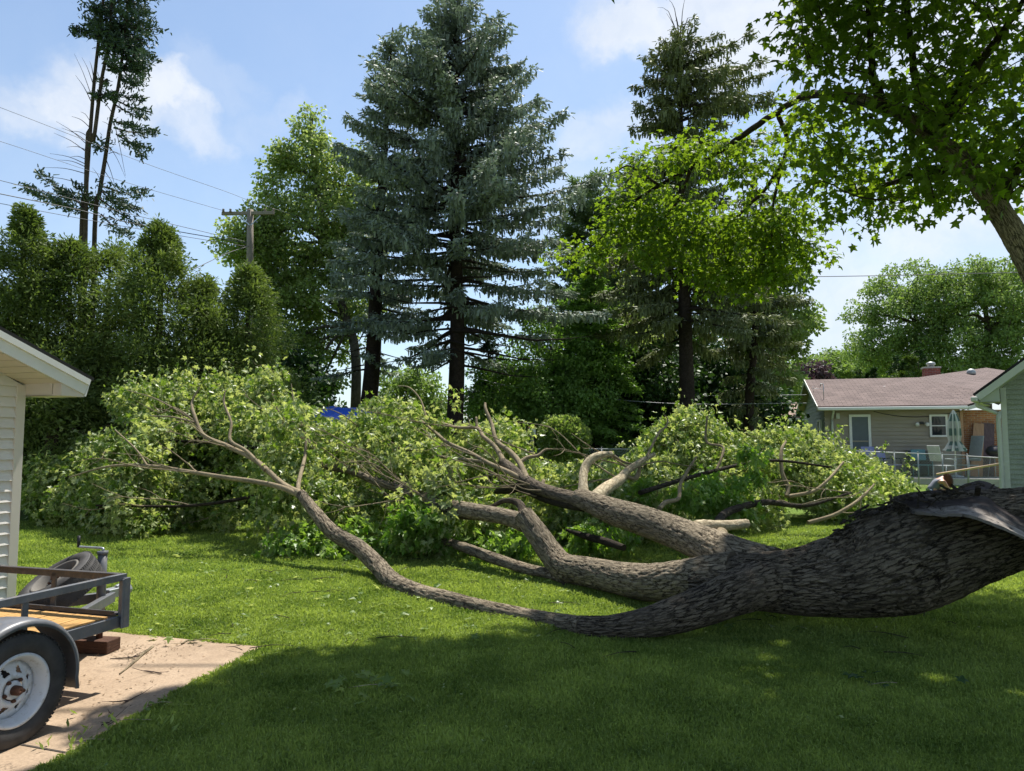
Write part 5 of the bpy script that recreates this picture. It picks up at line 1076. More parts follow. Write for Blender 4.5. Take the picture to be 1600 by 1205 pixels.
# crown masses (pixel centre, distance, spread) standing where the photo shows them
def disk(px, py, rx, ry, D, dD, n):
    a = rng.random(n)*6.283; q = np.sqrt(rng.random(n)); return np.array([P(px+rx*q_*math.cos(a_), py+ry*q_*math.sin(a_), D+rng.uniform(-dD, dD)) for a_, q_ in zip(a, q)])
near = np.concatenate([disk(1420, 60, 190, 130, 9.3, 1.3, 170), disk(1300, 40, 80, 70, 9.6, 1., 40), disk(1560, 180, 130, 130, 9., 1.1, 100), disk(1400, 220, 170, 90, 9.8, 1., 90), disk(1330, 300, 90, 62, 10.4, .8, 44), disk(1430, 285, 60, 50, 9.8, .8, 22), disk(1560, 240, 70, 40, 8.8, .6, 20), disk(1270, 200, 70, 50, 11., .8, 26), disk(1420, -60, 260, 70, 9.8, 1.5, 70)])
far = np.concatenate([disk(1170, 250, 70, 48, 12.4, .6, 34), disk(1080, 245, 60, 24, 13.3, .5, 20), disk(1000, 262, 36, 20, 14, .4, 9), disk(1010, 340, 62, 62, 14, .7, 46), disk(1080, 370, 90, 60, 13.7, .8, 66), disk(1170, 390, 90, 55, 13.2, .8, 66), disk(1225, 350, 50, 50, 12.6, .7, 34), disk(945, 380, 30, 36, 14.2, .4, 12), disk(910, 408, 42, 14, 14.4, .3, 9), disk(1130, 440, 60, 26, 13.6, .5, 22), disk(1240, 395, 38, 22, 12.8, .4, 12)])
def maple_leaves(mb, cs, rr, per, sz, tm, lo=.7, hi=1.3):
    pos, out, idx = clump_pts(cs, rr*rng.uniform(lo, hi, len(cs)), per, .6, .25); n = len(pos)
    tip = out*.7+rdir(n)*.5+np.array([0, 0, -.55]); nrm = rdir(n)*.55+Zu*.9; leaves(mb, pos, tip, nrm, sz*rng.uniform(.6, 1.2, n), tm, 1., np.clip(rng.random(n)*.6+rng.random(len(cs))[idx]*.4, 0, 1))
mb = MB(); maple_leaves(mb, near, .48, 13, .122, MAPLE); mb.build('crown', 'leaf_maple', mp_)
mb = MB(); maple_leaves(mb, far[rng.random(len(far)) < .88], .47, 27, .108, MAPLE, .35, 1.7); mb.build('crown', 'leaf_maple', mp_)
# unseen upper crown, clumps added along the sun's path to shade the near lawn
gs = []
poly = np.array([G(70, 1225)[:2], G(250, 1100)[:2], G(420, 1032)[:2], G(640, 1012)[:2], G(900, 990)[:2], G(1250, 958)[:2], G(1450, 950)[:2], G(1800, 985)[:2], (9, 3), (4, .5), (-2.4, 1.)])
for gx in np.arange(-3, 9, .36):
    for gy in np.arange(.5, 7.8, .36):
        x, y = gx+rng.uniform(-.17, .17), gy+rng.uniform(-.17, .17)
        if in_poly(np.array([x]), np.array([y]), poly)[0] and rng.random() < (1. if not (x > 1.2 and y > 4.9) else .52): gs.append((x, y))
gs = np.array(gs); hb = (1.65+.63*gs[:, 1])/.725+.75; h = hb+rng.random(len(gs))*2.6; h = np.maximum(h, 6.4)
shade_clumps = np.stack([gs[:, 0]+S[0]/S[2]*h, gs[:, 1]+S[1]/S[2]*h, h], -1)
mb = MB(); maple_leaves(mb, shade_clumps, .38, 100, .20, MAPLE_S); mb.build('crown', 'leaf_maple', mp_)
hub = P(1410, -90, 10.2); arms = [hub]
for e in ((-2, 8.5, 9.), (0.5, 7., 8.), (3, 6.5, 8.5), (6, 7, 9.), (-1, 10, 10.), (3, 10, 10.5), (1.5, 5, 7.5)):
    pts = [hub, (hub+np.array(e))/2+Zu*.6, np.array(e)]; MB().tube(pts, [.07, .05, .015], 7, 6).build('limb', 'bark_old', mp_); q, _ = spline(np.array(pts), np.ones(3), 8); arms += list(q)
um_ = MB(); twigs_to(um_, np.array(arms), shade_clumps[::4], .02, .006); um_.build('twigs', 'bark_old', mp_, kind='stuff')
mb = MB(); twigs_to(mb, sk, near[::2], .016, .005); twigs_to(mb, sk, far[::3], .014, .004); mb.build('twigs', 'twig_dead', mp_, kind='stuff')

# ------------------------------------------------------------ the fallen maple
ft = root('fallen_maple', P(1180, 960, 6.6)*[1, 1, 0], 'huge fallen maple lying across the lawn, dark trunk at right and wilting crown at left', 'fallen tree')
def limb(name, pts, mat='bark_maple', sides=None, seg=None, amp=None, rest=False, parent=ft, wob=0., seed=None):
    pts = [list(q) for q in pts]; W3 = np.array([P(x, y, D) for x, y, D, r in pts]); rr = np.array([r*D/F for x, y, D, r in pts])*(.96 if name == 'trunk' else .78 if name == 'branch' and not amp else 1.); big = rr.max()
    if rest: W3[:, 2] = np.maximum(W3[:, 2], rr*.72)
    L = np.linalg.norm(np.diff(W3, axis=0), axis=1).sum()
    sides = sides or int(np.clip(big*520, 7, 150)); seg = seg or int(np.clip(L/len(pts)/max(.012, big*.09), 4, 60))
    mb = MB(); mb.tube(W3, rr, sides, seg, wob, disp=barkdisp(amp, 9, 2.6, rng.uniform(0, 9)) if amp else None); mb.build(name, mat, parent)
    q, _ = spline(W3, np.ones(len(W3)), 6); return q
SK = []
# trunk
SK.append(limb('trunk', [(1085, 910, 7.1, 28), (1130, 909, 6.95, 37), (1180, 909, 6.8, 43), (1240, 910, 6.7, 50), (1300, 903, 6.6, 60), (1350, 893, 6.5, 71), (1400, 876, 6.4, 83), (1450, 858, 6.3, 81), (1500, 842, 6.2, 75), (1560, 829, 6.1, 65), (1620, 816, 6.0, 55), (1700, 800, 5.9, 46), (1790, 778, 5.8, 38)], 'bark_old', 230, 46, .034))
# near limb that touches the lawn
SK.append(limb('limb', [(1225, 908, 6.75, 36), (1180, 916, 6.6, 35), (1140, 930, 6.45, 32), (1100, 946, 6.35, 29), (1055, 962, 6.3, 26), (1000, 975, 6.3, 21), (950, 982, 6.35, 18), (905, 980, 6.5, 16)], 'bark_old', 120, 26, .022))
SK.append(limb('limb', [(912, 980, 6.45, 15), (880, 974, 6.7, 13.5), (830, 966, 7., 13), (760, 952, 7.3, 12.5), (700, 938, 7.7, 13.5), (650, 926, 8.1, 14), (612, 908, 8.6, 14), (590, 884, 9.1, 13), (560, 856, 9.5, 12), (520, 832, 9.8, 11), (492, 800, 10.1, 9), (470, 772, 10.4, 7.5)], 'bark_maple', 64, 22, .012))
SK.append(limb('branch', [(472, 776, 10.4, 6), (440, 762, 10.6, 5.5), (400, 753, 10.8, 5), (350, 746, 11, 4.6), (300, 738, 11.2, 4), (232, 728, 11.5, 3.2), (170, 729, 11.8, 2.4), (108, 746, 12, 1.2)], 'bark_branch'))
SK.append(limb('branch', [(470, 772, 10.4, 7), (440, 755, 10.8, 5.5), (400, 720, 11.2, 5), (355, 697, 11.6, 4.6), (318, 680, 12, 4.2), (304, 650, 12.2, 3.4), (300, 628, 12.4, 2.4), (312, 605, 12.5, 1.4)], 'bark_branch'))
SK.append(limb('branch', [(415, 735, 11, 4), (385, 705, 11.3, 3.6), (360, 688, 11.5, 3.2), (361, 660, 11.7, 2.6), (350, 630, 11.9, 2.2), (352, 610, 12, 1.2)], 'bark_branch'))
SK.append(limb('branch', [(304, 660, 12.1, 2.4), (270, 652, 12.3, 1.8), (235, 650, 12.5, 1.2)], 'bark_branch'))
SK.append(limb('branch', [(300, 655, 12.2, 2), (275, 640, 12.4, 1.6), (240, 622, 12.6, 1.2), (200, 610, 12.8, .8)], 'bark_branch'))
SK.append(limb('branch', [(230, 728, 11.5, 2.4), (212, 702, 11.7, 1.8), (180, 672, 12, 1.2)], 'bark_branch'))
SK.append(limb('branch', [(472, 778, 10.4, 6), (466, 760, 10.7, 4.4), (476, 715, 11.4, 3.4), (478, 690, 11.6, 2.6)], 'bark_branch'))
SK.append(limb('branch', [(511, 730, 12.7, 3), (490, 700, 12.8, 2.4), (440, 650, 13, 1.8), (425, 615, 13.1, 1)], 'bark_branch'))
SK.append(limb('branch', [(490, 705, 12.8, 2), (462, 640, 13, 1.6), (455, 600, 13.2, .8)], 'bark_branch'))
# middle limb
SK.append(limb('limb', [(1150, 902, 6.9, 38), (1110, 904, 7.05, 35), (1065, 907, 7.3, 30), (1012, 910, 7.6, 28), (960, 902, 8., 24), (915, 893, 8.4, 22), (882, 886, 8.7, 20.5), (862, 866, 8.9, 18.5), (840, 835, 9.1, 17), (818, 805, 9.3, 15)], 'bark_maple', 110, 26, .016))
SK.append(limb('limb', [(822, 818, 9.3, 15), (790, 808, 9.6, 12.5), (730, 797, 10.2, 12), (682, 787, 10.6, 10), (661, 776, 11, 8), (625, 764, 11.4, 6.5), (586, 752, 11.9, 5.8), (550, 737, 12.3, 5), (511, 730, 12.7, 4), (480, 716, 13, 2.4)], 'bark_maple', 44, 16, .008))
SK.append(limb('branch', [(760, 806, 9.9, 8), (720, 806, 10.3, 7), (690, 798, 10.7, 6), (650, 785, 11.1, 4.5), (600, 775, 11.5, 3)], 'bark_maple'))
SK.append(limb('branch', [(820, 812, 9.3, 10), (812, 788, 9.6, 8), (790, 782, 9.8, 5), (765, 792, 10, 4), (738, 790, 10.3, 3)], 'bark_maple'))
SK.append(limb('limb', [(884, 903, 8.6, 11), (862, 897, 8.9, 8), (820, 888, 9.3, 8), (762, 869, 9.8, 8.5), (716, 852, 10.3, 7), (670, 838, 10.9, 5)], 'bark_maple', 30, 12, .006, rest=True))
SK.append(limb('branch', [(661, 776, 11, 5), (640, 760, 11.3, 4), (618, 748, 11.6, 2)], 'bark_branch'))
# back limb
SK.append(limb('limb', [(1210, 893, 7.0, 36), (1160, 878, 7.3, 34), (1120, 860, 7.7, 30), (1080, 842, 8.1, 26), (1045, 828, 8.5, 24), (1000, 812, 8.9, 22), (960, 800, 9.3, 20), (930, 788, 9.6, 17), (905, 778, 9.9, 15)], 'bark_maple', 100, 24, .015))
SK.append(limb('limb', [(912, 784, 9.8, 13), (880, 775, 10.1, 10.5), (845, 764, 10.5, 10), (820, 750, 10.9, 9), (795, 730, 11.3, 8), (785, 722, 11.4, 7)], 'bark_old', 36, 12, .006))
SK.append(limb('limb', [(912, 790, 9.8, 10), (880, 786, 10.1, 8), (850, 778, 10.5, 7), (815, 762, 10.9, 8), (795, 765, 11.2, 7), (775, 768, 11.5, 4)], 'bark_old', 24, 10))
SK.append(limb('branch', [(790, 728, 11.4, 6), (775, 700, 11.8, 5), (755, 682, 12.1, 4), (745, 669, 12.3, 3.6), (715, 668, 12.5, 3), (680, 658, 12.8, 2.6), (667, 653, 13, 2.2), (657, 625, 13.3, 1.8), (640, 606, 13.5, 1.4), (622, 603, 13.7, 1)], 'bark_branch'))
SK.append(limb('branch', [(745, 669, 12.3, 3), (744, 652, 12.4, 2.2)], 'bark_branch'))
SK.append(limb('branch', [(824, 750, 10.8, 6.5), (811, 722, 11.3, 5.5), (796, 705, 11.6, 5), (776, 689, 11.9, 4.4), (768, 662, 12.2, 3.6), (759, 640, 12.4, 3.2), (758, 630, 12.5, 2.2)], 'bark_branch'))
SK.append(limb('branch', [(826, 754, 10.8, 6), (795, 738, 11.1, 5), (762, 723, 11.5, 4.2), (735, 708, 11.9, 4), (700, 692, 12.2, 3.6), (678, 674, 12.6, 3), (655, 656, 12.9, 2.6), (625, 640, 13.2, 2), (604, 622, 13.5, 1.4)], 'bark_branch'))
SK.append(limb('branch', [(763, 723, 11.5, 4), (725, 718, 11.9, 3.4), (685, 713, 12.3, 3), (650, 704, 12.7, 2.6), (620, 700, 13, 2), (570, 678, 13.4, 1.2)], 'bark_branch'))
SK.append(limb('branch', [(811, 724, 11.3, 4), (824, 715, 11.4, 4), (840, 712, 11.5, 3.2), (852, 703, 11.6, 2.4), (866, 702, 11.7, 1.4)], 'bark_branch'))
SK.append(limb('branch', [(845, 764, 10.5, 6), (850, 750, 10.6, 3)], 'bark_branch'))
SK.append(limb('branch', [(912, 782, 9.8, 11), (911, 755, 10, 7), (913, 735, 10.2, 7), (921, 720, 10.3, 6.5), (936, 712, 10.4, 6), (955, 709, 10.6, 4)], 'bark_branch', amp=.004, sides=20, seg=10))
SK.append(limb('branch', [(958, 712, 10.6, 3), (975, 722, 10.9, 2.4), (1000, 728, 11.2, 1.6)], 'bark_branch'))
SK.append(limb('branch', [(925, 786, 9.7, 13), (945, 765, 10.1, 10), (968, 750, 10.5, 8), (978, 738, 10.7, 6), (1000, 722, 11, 4.5), (1022, 710, 11.3, 3)], 'bark_branch', amp=.004, sides=22, seg=10))
SK.append(limb('branch', [(1010, 716, 11.1, 3), (1018, 698, 11.4, 2.8), (1030, 676, 11.7, 2.4), (1041, 666, 11.9, 2), (1043, 655, 12, 1.4), (1038, 648, 12, .9)], 'bark_branch'))
SK.append(limb('branch', [(975, 742, 10.7, 4), (990, 748, 10.9, 4), (997, 742, 11, 5), (1000, 728, 11, 2)], 'bark_branch'))
# broken stub right of the back limb
limb('stub', [(1070, 838, 8.2, 10), (1092, 826, 8.2, 13), (1112, 822, 8.25, 9), (1140, 821, 8.4, 7.5), (1166, 818, 8.6, 7)], 'bark_branch', 26, 12, .008)
limb('stub', [(1128, 832, 8.2, 9), (1124, 842, 8.1, 12)], 'bark_branch', 16, 6)
# right hand crown branches
SK.append(limb('branch', [(1229, 776, 13.4, 4.6), (1231, 760, 13.5, 4.2), (1222, 738, 13.6, 4), (1221, 705, 13.8, 3.4), (1228, 690, 14, 2.4)], 'bark_branch'))
SK.append(limb('branch', [(1232, 776, 13.4, 4), (1270, 768, 13.5, 3.6), (1294, 750, 13.6, 3), (1318, 722, 13.9, 2.2)], 'bark_branch'))
SK.append(limb('branch', [(1262, 817, 13, 4), (1300, 806, 13.1, 3.8), (1330, 790, 13.2, 3.4), (1350, 774, 13.4, 2.8), (1366, 757, 13.6, 1.8)], 'bark_branch'))
SK.append(limb('branch', [(1030, 795, 10.4, 5), (1040, 785, 10.6, 4.5), (1060, 779, 10.8, 4), (1063, 757, 11, 3.4), (1075, 735, 11.2, 3), (1088, 714, 11.4, 2)], 'bark_branch'))
SK.append(limb('branch', [(1120, 735, 12.5, 3), (1130, 700, 12.8, 2.6), (1104, 690, 12.9, 2.4), (1105, 650, 13, 1.8)], 'bark_branch'))
SK.append(limb('limb', [(885, 828, 10.2, 2), (915, 838, 9.9, 5), (945, 846, 9.6, 6), (975, 856, 9.3, 5)], 'bark_old'))
SK.append(limb('branch', [(1120, 858, 7.9, 9), (1118, 830, 9, 9), (1130, 805, 10.3, 8), (1160, 792, 11, 7), (1200, 785, 11.8, 6), (1260, 790, 12.4, 4), (1330, 770, 12.8, 2)], 'bark_old'))
n_vis = len(SK)
# hidden limbs that carry the far side of the crown
for pts in ([(480, 720, 12, 4), (400, 700, 13, 4), (300, 690, 14, 3), (200, 690, 14.5, 2)], [(500, 740, 12, 5), (420, 770, 12.5, 4), (300, 790, 12.5, 3), (150, 790, 12.5, 2)], [(620, 760, 12, 5), (560, 700, 14, 4), (520, 670, 15, 2)], [(700, 760, 11.5, 5), (640, 720, 13, 4), (560, 720, 14, 2)], [(1000, 770, 11, 5), (1100, 740, 12.5, 4), (1200, 720, 13.5, 3), (1300, 730, 13.5, 2)]):
    SK.append(limb('branch', pts, 'bark_old'))
SKA = np.concatenate(SK)
tips = np.concatenate([q[len(q)//3:] for q in SK if q[:, 1].mean() > 10.3]); nb_ = 0
while nb_ < 48:
    a = tips[rng.integers(len(tips))]; sg = -1 if a[0] < 1.2 else rng.choice([-1, 1]); L = rng.uniform(.7, 1.9); d = nz(np.array([sg*rng.uniform(.4, 1.), rng.uniform(-.4, .3), rng.uniform(-.05, .6)]))
    p1 = a+d*L*.35+rng.normal(size=3)*.06; p2 = a+d*L*.7+rng.normal(size=3)*.10+Zu*.05; p3 = a+d*L+rng.normal(size=3)*.12+Zu*rng.uniform(-.1, .2)
    ex = p3[0]/p3[1]*F+800; ey = 602.5-F*math.tan(math.atan2(p3[2]-EYE, p3[1])-PITCH)
    if ex < 95 or ex > 1390 or ey < np.interp(ex, [50, 150, 200, 480, 560, 840, 1000, 1400], [760, 690, 610, 605, 640, 650, 690, 740]) or a[1] < 10: continue
    nb_ += 1; mb = MB(); mb.tube([a, p1, p2, p3], [.013, .010, .007, .0025], 6, 5, .3)
    for q_, ll in ((p1, .6), (p2, .45), (p2, .35)):
        e = q_+nz(d+rng.normal(size=3)*.7)*ll*L*.5; mb.tube([q_, (q_+e)/2+rng.normal(size=3)*.03, e], [.006, .004, .0015], 5, 3, cap=False)
    mb.build('branch', 'bark_branch', ft); SK.append(np.array([p1, p2, p3]))
SKA = np.concatenate(SK)
# crown foliage
xt = [45, 75, 115, 150, 170, 200, 300, 420, 465, 485, 510, 560, 572, 640, 680, 720, 800, 822, 832, 930, 990, 1005, 1040, 1085, 1120, 1150, 1170, 1225, 1270, 1300, 1350, 1400, 1415]
yt = [762, 722, 700, 676, 622, 604, 594, 590, 600, 640, 660, 650, 622, 618, 640, 655, 662, 676, 722, 735, 725, 690, 655, 636, 655, 690, 680, 660, 668, 690, 712, 742, 765]
xb = [50, 100, 150, 200, 260, 330, 400, 450, 500, 560, 640, 700, 760, 830, 900, 960, 1040, 1100, 1180, 1240, 1330, 1415]
yb = [795, 815, 838, 852, 838, 832, 848, 874, 872, 858, 878, 886, 866, 850, 862, 868, 850, 838, 838, 822, 822, 790]
cs = []
while len(cs) < 1650:
    px = rng.uniform(44, 1415) if rng.random() < .95 else rng.uniform(44, 170)
    Dn = G(px, np.interp(px, xb, yb)-2)[1]+.15
    if rng.random() > Dn/15.5: continue
    dep = 2.7 if px < 860 else 2.1; Dm = Dn+dep; yt_ = np.interp(px, xt, yt); k_ = .90+.18*fbm(np.array(px/55.), np.array(3.3), np.array(.5), 3)
    ztop = P(px, yt_+9, Dm)[2]*k_*1.04; q = rng.random()
    if q < .62:      # outer face, front foot to top
        s_ = rng.random()**.9*math.pi/2; ins = rng.random()**2*.35
        D_ = Dn+dep*(1-math.cos(s_))**.8+ins; zz = max(.12, ztop*math.sin(s_)**.85*(1-.12*rng.random())-ins*.4)
    elif q < .85:    # top and far side
        D_ = Dm+rng.random()*1.8; zz = ztop*(1-((D_-Dm)/3.2)**2)*rng.uniform(.75, 1.0)
    else:
        D_ = Dn+rng.random()*dep*1.3; zz = ztop*rng.random()*.75
    if fbm(np.array(px/34.), np.array(zz*2.1), np.array(D_*1.1), 2) < .42: continue
    X_ = P(px, 700, D_)[0]; py_ = 602.5-F*math.tan(math.atan2(zz-EYE, D_)-PITCH)
    if 845 < px < 1180 and py_ > np.interp(px, [845, 1000, 1180], [846, 838, 822]): continue
    if 842 < px < 905 and py_ < 732: continue
    if 808 < px < 862 and py_ < 716: continue
    if 484 < px < 562 and py_ < 672: continue
    cs.append((X_, D_, zz))
cs = np.array(cs+[tuple(q) for q in np.concatenate([disk(95, 752, 45, 34, 14.7, .4, 30), disk(72, 785, 26, 16, 14.6, .3, 12), disk(130, 790, 60, 30, 14.2, .4, 26), disk(625, 722, 110, 42, 15.2, .5, 60), disk(720, 725, 70, 36, 14.6, .4, 34), disk(545, 690, 50, 30, 15.2, .4, 20), disk(560, 790, 50, 26, 12.6, .4, 16), disk(760, 790, 60, 24, 12.2, .3, 16)])])
pr = np.concatenate(SK[2:n_vis]); qx = pr[:, 0]/pr[:, 1]*F+800; qy = 602.5-F*np.tan(np.arctan2(pr[:, 2]-EYE, pr[:, 1])-PITCH)
cx_ = cs[:, 0]/cs[:, 1]*F+800; cy_ = 602.5-F*np.tan(np.arctan2(cs[:, 2]-EYE, cs[:, 1])-PITCH)
near_ = ((np.hypot(cx_[:, None]-qx, cy_[:, None]-qy) < 23) & (cs[:, 1][:, None] < pr[:, 1]+.25)).any(1)      # boughs that fell on top stay bare
cs = cs[~(near_ & (rng.random(len(cs)) < .82))]
kx = cs[:, 0]/cs[:, 1]*F+800
def fallen_leaves(cs, name, per, rr, sz, tm=MAPLE_S):
    pos, out, idx = clump_pts(cs, rr*rng.uniform(.4, 1.7, len(cs)), per, .8, .2); n = len(pos)
    pos[:, 2] = np.maximum(pos[:, 2], .03); tw = rdir(len(cs))[idx]
    tip = out*.45+rdir(n)*.5+tw*.3+np.array([0, 0, -.55]); nrm = rdir(n)+tw*.7+Zu*.1; hue = rng.random(len(cs))[idx]
    mb = MB(); leaves(mb, pos, tip, nrm, sz*rng.uniform(.55, 1.25, n), tm, rng.uniform(.7, 1.), np.clip(rng.random(n)*.6+hue*.4, 0, 1)); mb.build('foliage', name, ft)
for a_, b_ in ((0, 330), (330, 600), (600, 900), (900, 1180), (1180, 1500)):
    s_ = (kx >= a_) & (kx < b_); fallen_leaves(cs[s_], 'leaf_fallen', 70, .27, .112)
kx2 = cs[:, 0]/cs[:, 1]*F+800; sel = rng.choice(np.where(((kx2 < 475) | (kx2 > 580)) & ((kx2 < 810) | (kx2 > 920)))[0], 300, replace=False); pr_ = cs[sel]+np.stack([rng.normal(size=300)*.25, -rng.random(300)*.3, rng.uniform(.05, .42, 300)], -1)
pos, out, idx = clump_pts(pr_, .22, 22, 1.6, .1); n = len(pos); pos[:, 2] = np.maximum(pos[:, 2], .03); mb = MB()
leaves(mb, pos, out*.4+rdir(n)*.5+np.array([0, 0, -.5]), rdir(n)+Zu*.2, .11*rng.uniform(.5, 1.3, n), MAPLE_S, .8, rng.random(n)); mb.build('foliage', 'leaf_fallen', ft)
mb = MB(); twigs_to(mb, cs[sel], pr_, .006, .002, sides=4); mb.build('twigs', 'bark_branch', ft, kind='stuff')
mb = MB(); twigs_to(mb, SKA, cs[::2], .012, .004, sides=5); mb.build('twigs', 'bark_branch', ft, kind='stuff')
# bright green tufts near the lawn
M['leaf_bright'] = leafmat('bright maple leaf', (.09, .18, .02), (.18, .31, .045), (.24, .34, .10), .4, .45, 2., (1.4, 1.6, .5))
tf_ = np.concatenate([disk(665, 830, 52, 40, 10.6, .5, 20), disk(560, 845, 60, 22, 10.9, .4, 8), disk(790, 850, 50, 18, 10.6, .4, 8), disk(930, 845, 60, 14, 10.3, .3, 7), disk(1060, 775, 70, 35, 11.8, .4, 6), disk(480, 850, 50, 22, 10.8, .4, 8), disk(1150, 740, 60, 40, 12.6, .5, 6), disk(1130, 790, 60, 20, 11.4, .4, 8)])
fallen_leaves(tf_, 'leaf_bright', 70, .24, .125, MAPLE)
# torn wood where the trunk split
mb = MB()
edge_lo = [(1432, 800, 6.0), (1470, 803, 5.72), (1500, 800, 5.5), (1545, 815, 5.4), (1600, 842, 5.35), (1700, 893, 5.3), (1800, 940, 5.25)]
edge_hi = [(1395, 778, 6.35), (1440, 770, 6.4), (1486, 768, 6.45), (1535, 752, 6.5), (1600, 777, 6.4), (1700, 800, 6.3), (1800, 815, 6.2)]
lo = np.array([P(*q) for q in edge_lo]); hi = np.array([P(*q) for q in edge_hi]); nu, nv = 90, 26
lo, _ = spline(lo, np.ones(len(lo)), nu//6); hi, _ = spline(hi, np.ones(len(hi)), nu//6); nu = len(lo)
v_ = np.linspace(0, 1, nv); Gd = lo[:, None]+(hi-lo)[:, None]*v_[None, :, None]
uu_, vv_ = np.meshgrid(np.arange(nu)/nu, v_, indexing='ij')
Gd[..., 2] += .030*(fbm(uu_*3, vv_*16, uu_*0, 4)-.5)*2 + .012*(fbm(uu_*3, vv_*60, uu_*0+3, 2)-.5)*2
Gd[..., 1] += .05*(fbm(uu_*25, vv_*3, uu_*0+7, 3)-.5)*2*(np.abs(vv_-.5)*2)**4
ii, jj = np.meshgrid(np.arange(nu-1), np.arange(nv-1), indexing='ij'); Fc = np.stack([ii*nv+jj, (ii+1)*nv+jj, (ii+1)*nv+jj+1, ii*nv+jj+1], -1).reshape(-1, 4)
uvq = np.stack([np.stack([(ii+a)*3.0/nu, (jj+b)*1.1/nv], -1) for a, b in ((0, 0), (1, 0), (1, 1), (0, 1))], 2).reshape(-1, 4, 2)
mb.add(Gd.reshape(-1, 3), Fc, uvq, smooth=True)
Gl = Gd.copy(); Gl[..., 2] -= .014+.012*fbm(uu_*9, vv_*4, uu_*0, 2); mb.add(Gl.reshape(-1, 3), Fc[:, ::-1], uvq[:, ::-1], smooth=True)
for k in range(nu-1):
    mb.add([Gd[k, 0], Gl[k, 0], Gl[k+1, 0], Gd[k+1, 0]], [[0, 1, 2, 3]]); mb.add([Gd[k, -1], Gd[k+1, -1], Gl[k+1, -1], Gl[k, -1]], [[0, 1, 2, 3]])
mb.build('torn_wood', 'torn_wood', ft)
# splinters and loose bark at the break
mb = MB()
for k in range(70):
    a = P(rng.uniform(1395, 1600), 0, 6.3)*0; px = rng.uniform(1380, 1560); py = np.interp(px, [1380, 1440, 1535, 1600], [782, 772, 756, 778])+rng.uniform(-2, 22)
    p_ = P(px, py, rng.uniform(5.85, 6.3)); d = nz(np.array([rng.normal()*.6, rng.normal()*.5, rng.uniform(-.1, .5)])); L = rng.uniform(.04, .16); mb.bar(p_-d*L*.5, p_+d*L*.5, rng.uniform(.01, .04), rng.uniform(.005, .015))
for k in range(60):   # bark flakes along the top edge
    px = rng.uniform(1300, 1430); py = np.interp(px, [1180, 1250, 1300, 1350, 1420], [862, 850, 822, 790, 772]); p_ = P(px, py+rng.uniform(2, 22), 6.35+rng.uniform(-.15, .1)); d = nz(np.array([-.9, rng.normal()*.3, rng.normal()*.25-.25])); L = rng.uniform(.03, .10)
    mb.bar(p_-d*L*.5, p_+d*L*.5, rng.uniform(.015, .04), .012)
mb.build('loose_bark', 'bark_old', ft, kind='stuff')

# ------------------------------------------------------------ twigs, sprigs and litter
def sprig(px, py, n, sz, lb, mat='leaf_silver', spread=.14, hh=.06):
    p_ = G(px, py); pos = p_+np.stack([rng.normal(size=n)*spread, rng.normal(size=n)*spread*.6, rng.random(n)*hh+.03], -1)
    mb = MB(); weed = mat == 'grass'; leaves(mb, pos*[1, 1, .3 if weed else 1], rdir(n)*[1, 1, .3]+(Zu if weed else 0), rdir(n)*.5+Zu, sz*rng.uniform(.7, 1.2, n), DIAM if weed else MAPLE, .5 if weed else 1.)
    mb.tube([p_+np.array([-spread, 0, .03]), p_+Zu*.05, p_+np.array([spread*.7, .05, .03])], .0022, 5, 3, mi=1); return mb.build('maple_sprig', [mat, 'bark_branch'], None, lb, 'leaf sprig')
sprig(578, 1082, 18, .085, 'small green maple sprig lying alone on the shaded lawn')
sprig(250, 1110, 9, .05, 'pale maple sprig on the edge of the concrete slab', 'leaf_fallen', .08, .03)
sprig(318, 1008, 6, .06, 'pale maple leaves lying at the far corner of the slab')
sprig(200, 1138, 40, .06, 'low green weed tuft growing over the slab edge', 'grass', .16, .1)
sprig(135, 1170, 30, .05, 'smaller weed tuft on the slab edge nearest the camera', 'grass', .1, .07)
sprig(1385, 1078, 8, .07, 'withered dark maple sprig on the lawn below the thick trunk', 'leaf_dark')
def stick(pts, r, lb, mat='bark_branch'):
    q = [G(x, y, .02) for x, y in pts]; mb = MB(); mb.tube(q, r, 6, 4, .3)
    a, b = q[0], q[-1]
    for k in range(3):
        s = a+(b-a)*rng.uniform(.3, .95); d = nz(np.array([rng.normal(), rng.normal(), .15])); mb.tube([s, s+d*.08, s+d*.16+Zu*.01], [.003, .002, .001], 4, 2)
    return mb.build('stick', mat, None, lb, 'stick', 'sticks fallen on the slab')
stick([(187, 1053), (212, 1032), (238, 1010)], [.004, .010, .011], 'thickest pale stick lying on the slab')
stick([(172, 1029), (200, 1028), (222, 1024)], [.003, .006, .005], 'thin dark stick beside the thickest one', 'twig_dead')
stick([(192, 1099), (202, 1094), (212, 1089)], [.003, .004, .003], 'short stick lying in the middle of the slab', 'twig_dead')
stick([(158, 1133), (172, 1128), (187, 1124)], [.003, .003, .002], 'short thin stick near the shaded slab edge', 'twig_dead')
stick([(284, 1006), (292, 1001), (298, 1000)], [.006, .006, .004], 'small tan stick at the far edge of the slab')
stick([(225, 1048), (240, 1050), (252, 1053)], [.003, .004, .003], 'curved dark stick right of the thickest one', 'twig_dead')
mb = MB()      # dry crumbs on the slab
n = 420; lx = rng.uniform(100, 300, n); ly = rng.uniform(1000, 1130, n); ce = np.stack([G(x, y)[:2] for x, y in zip(lx, ly)]); w_ = rng.random(n) < .5
ce[w_] = G(225, 1020)[:2]+rng.normal(size=(w_.sum(), 2))*[.22, .16]; pos = np.column_stack([ce, np.full(n, .02)])
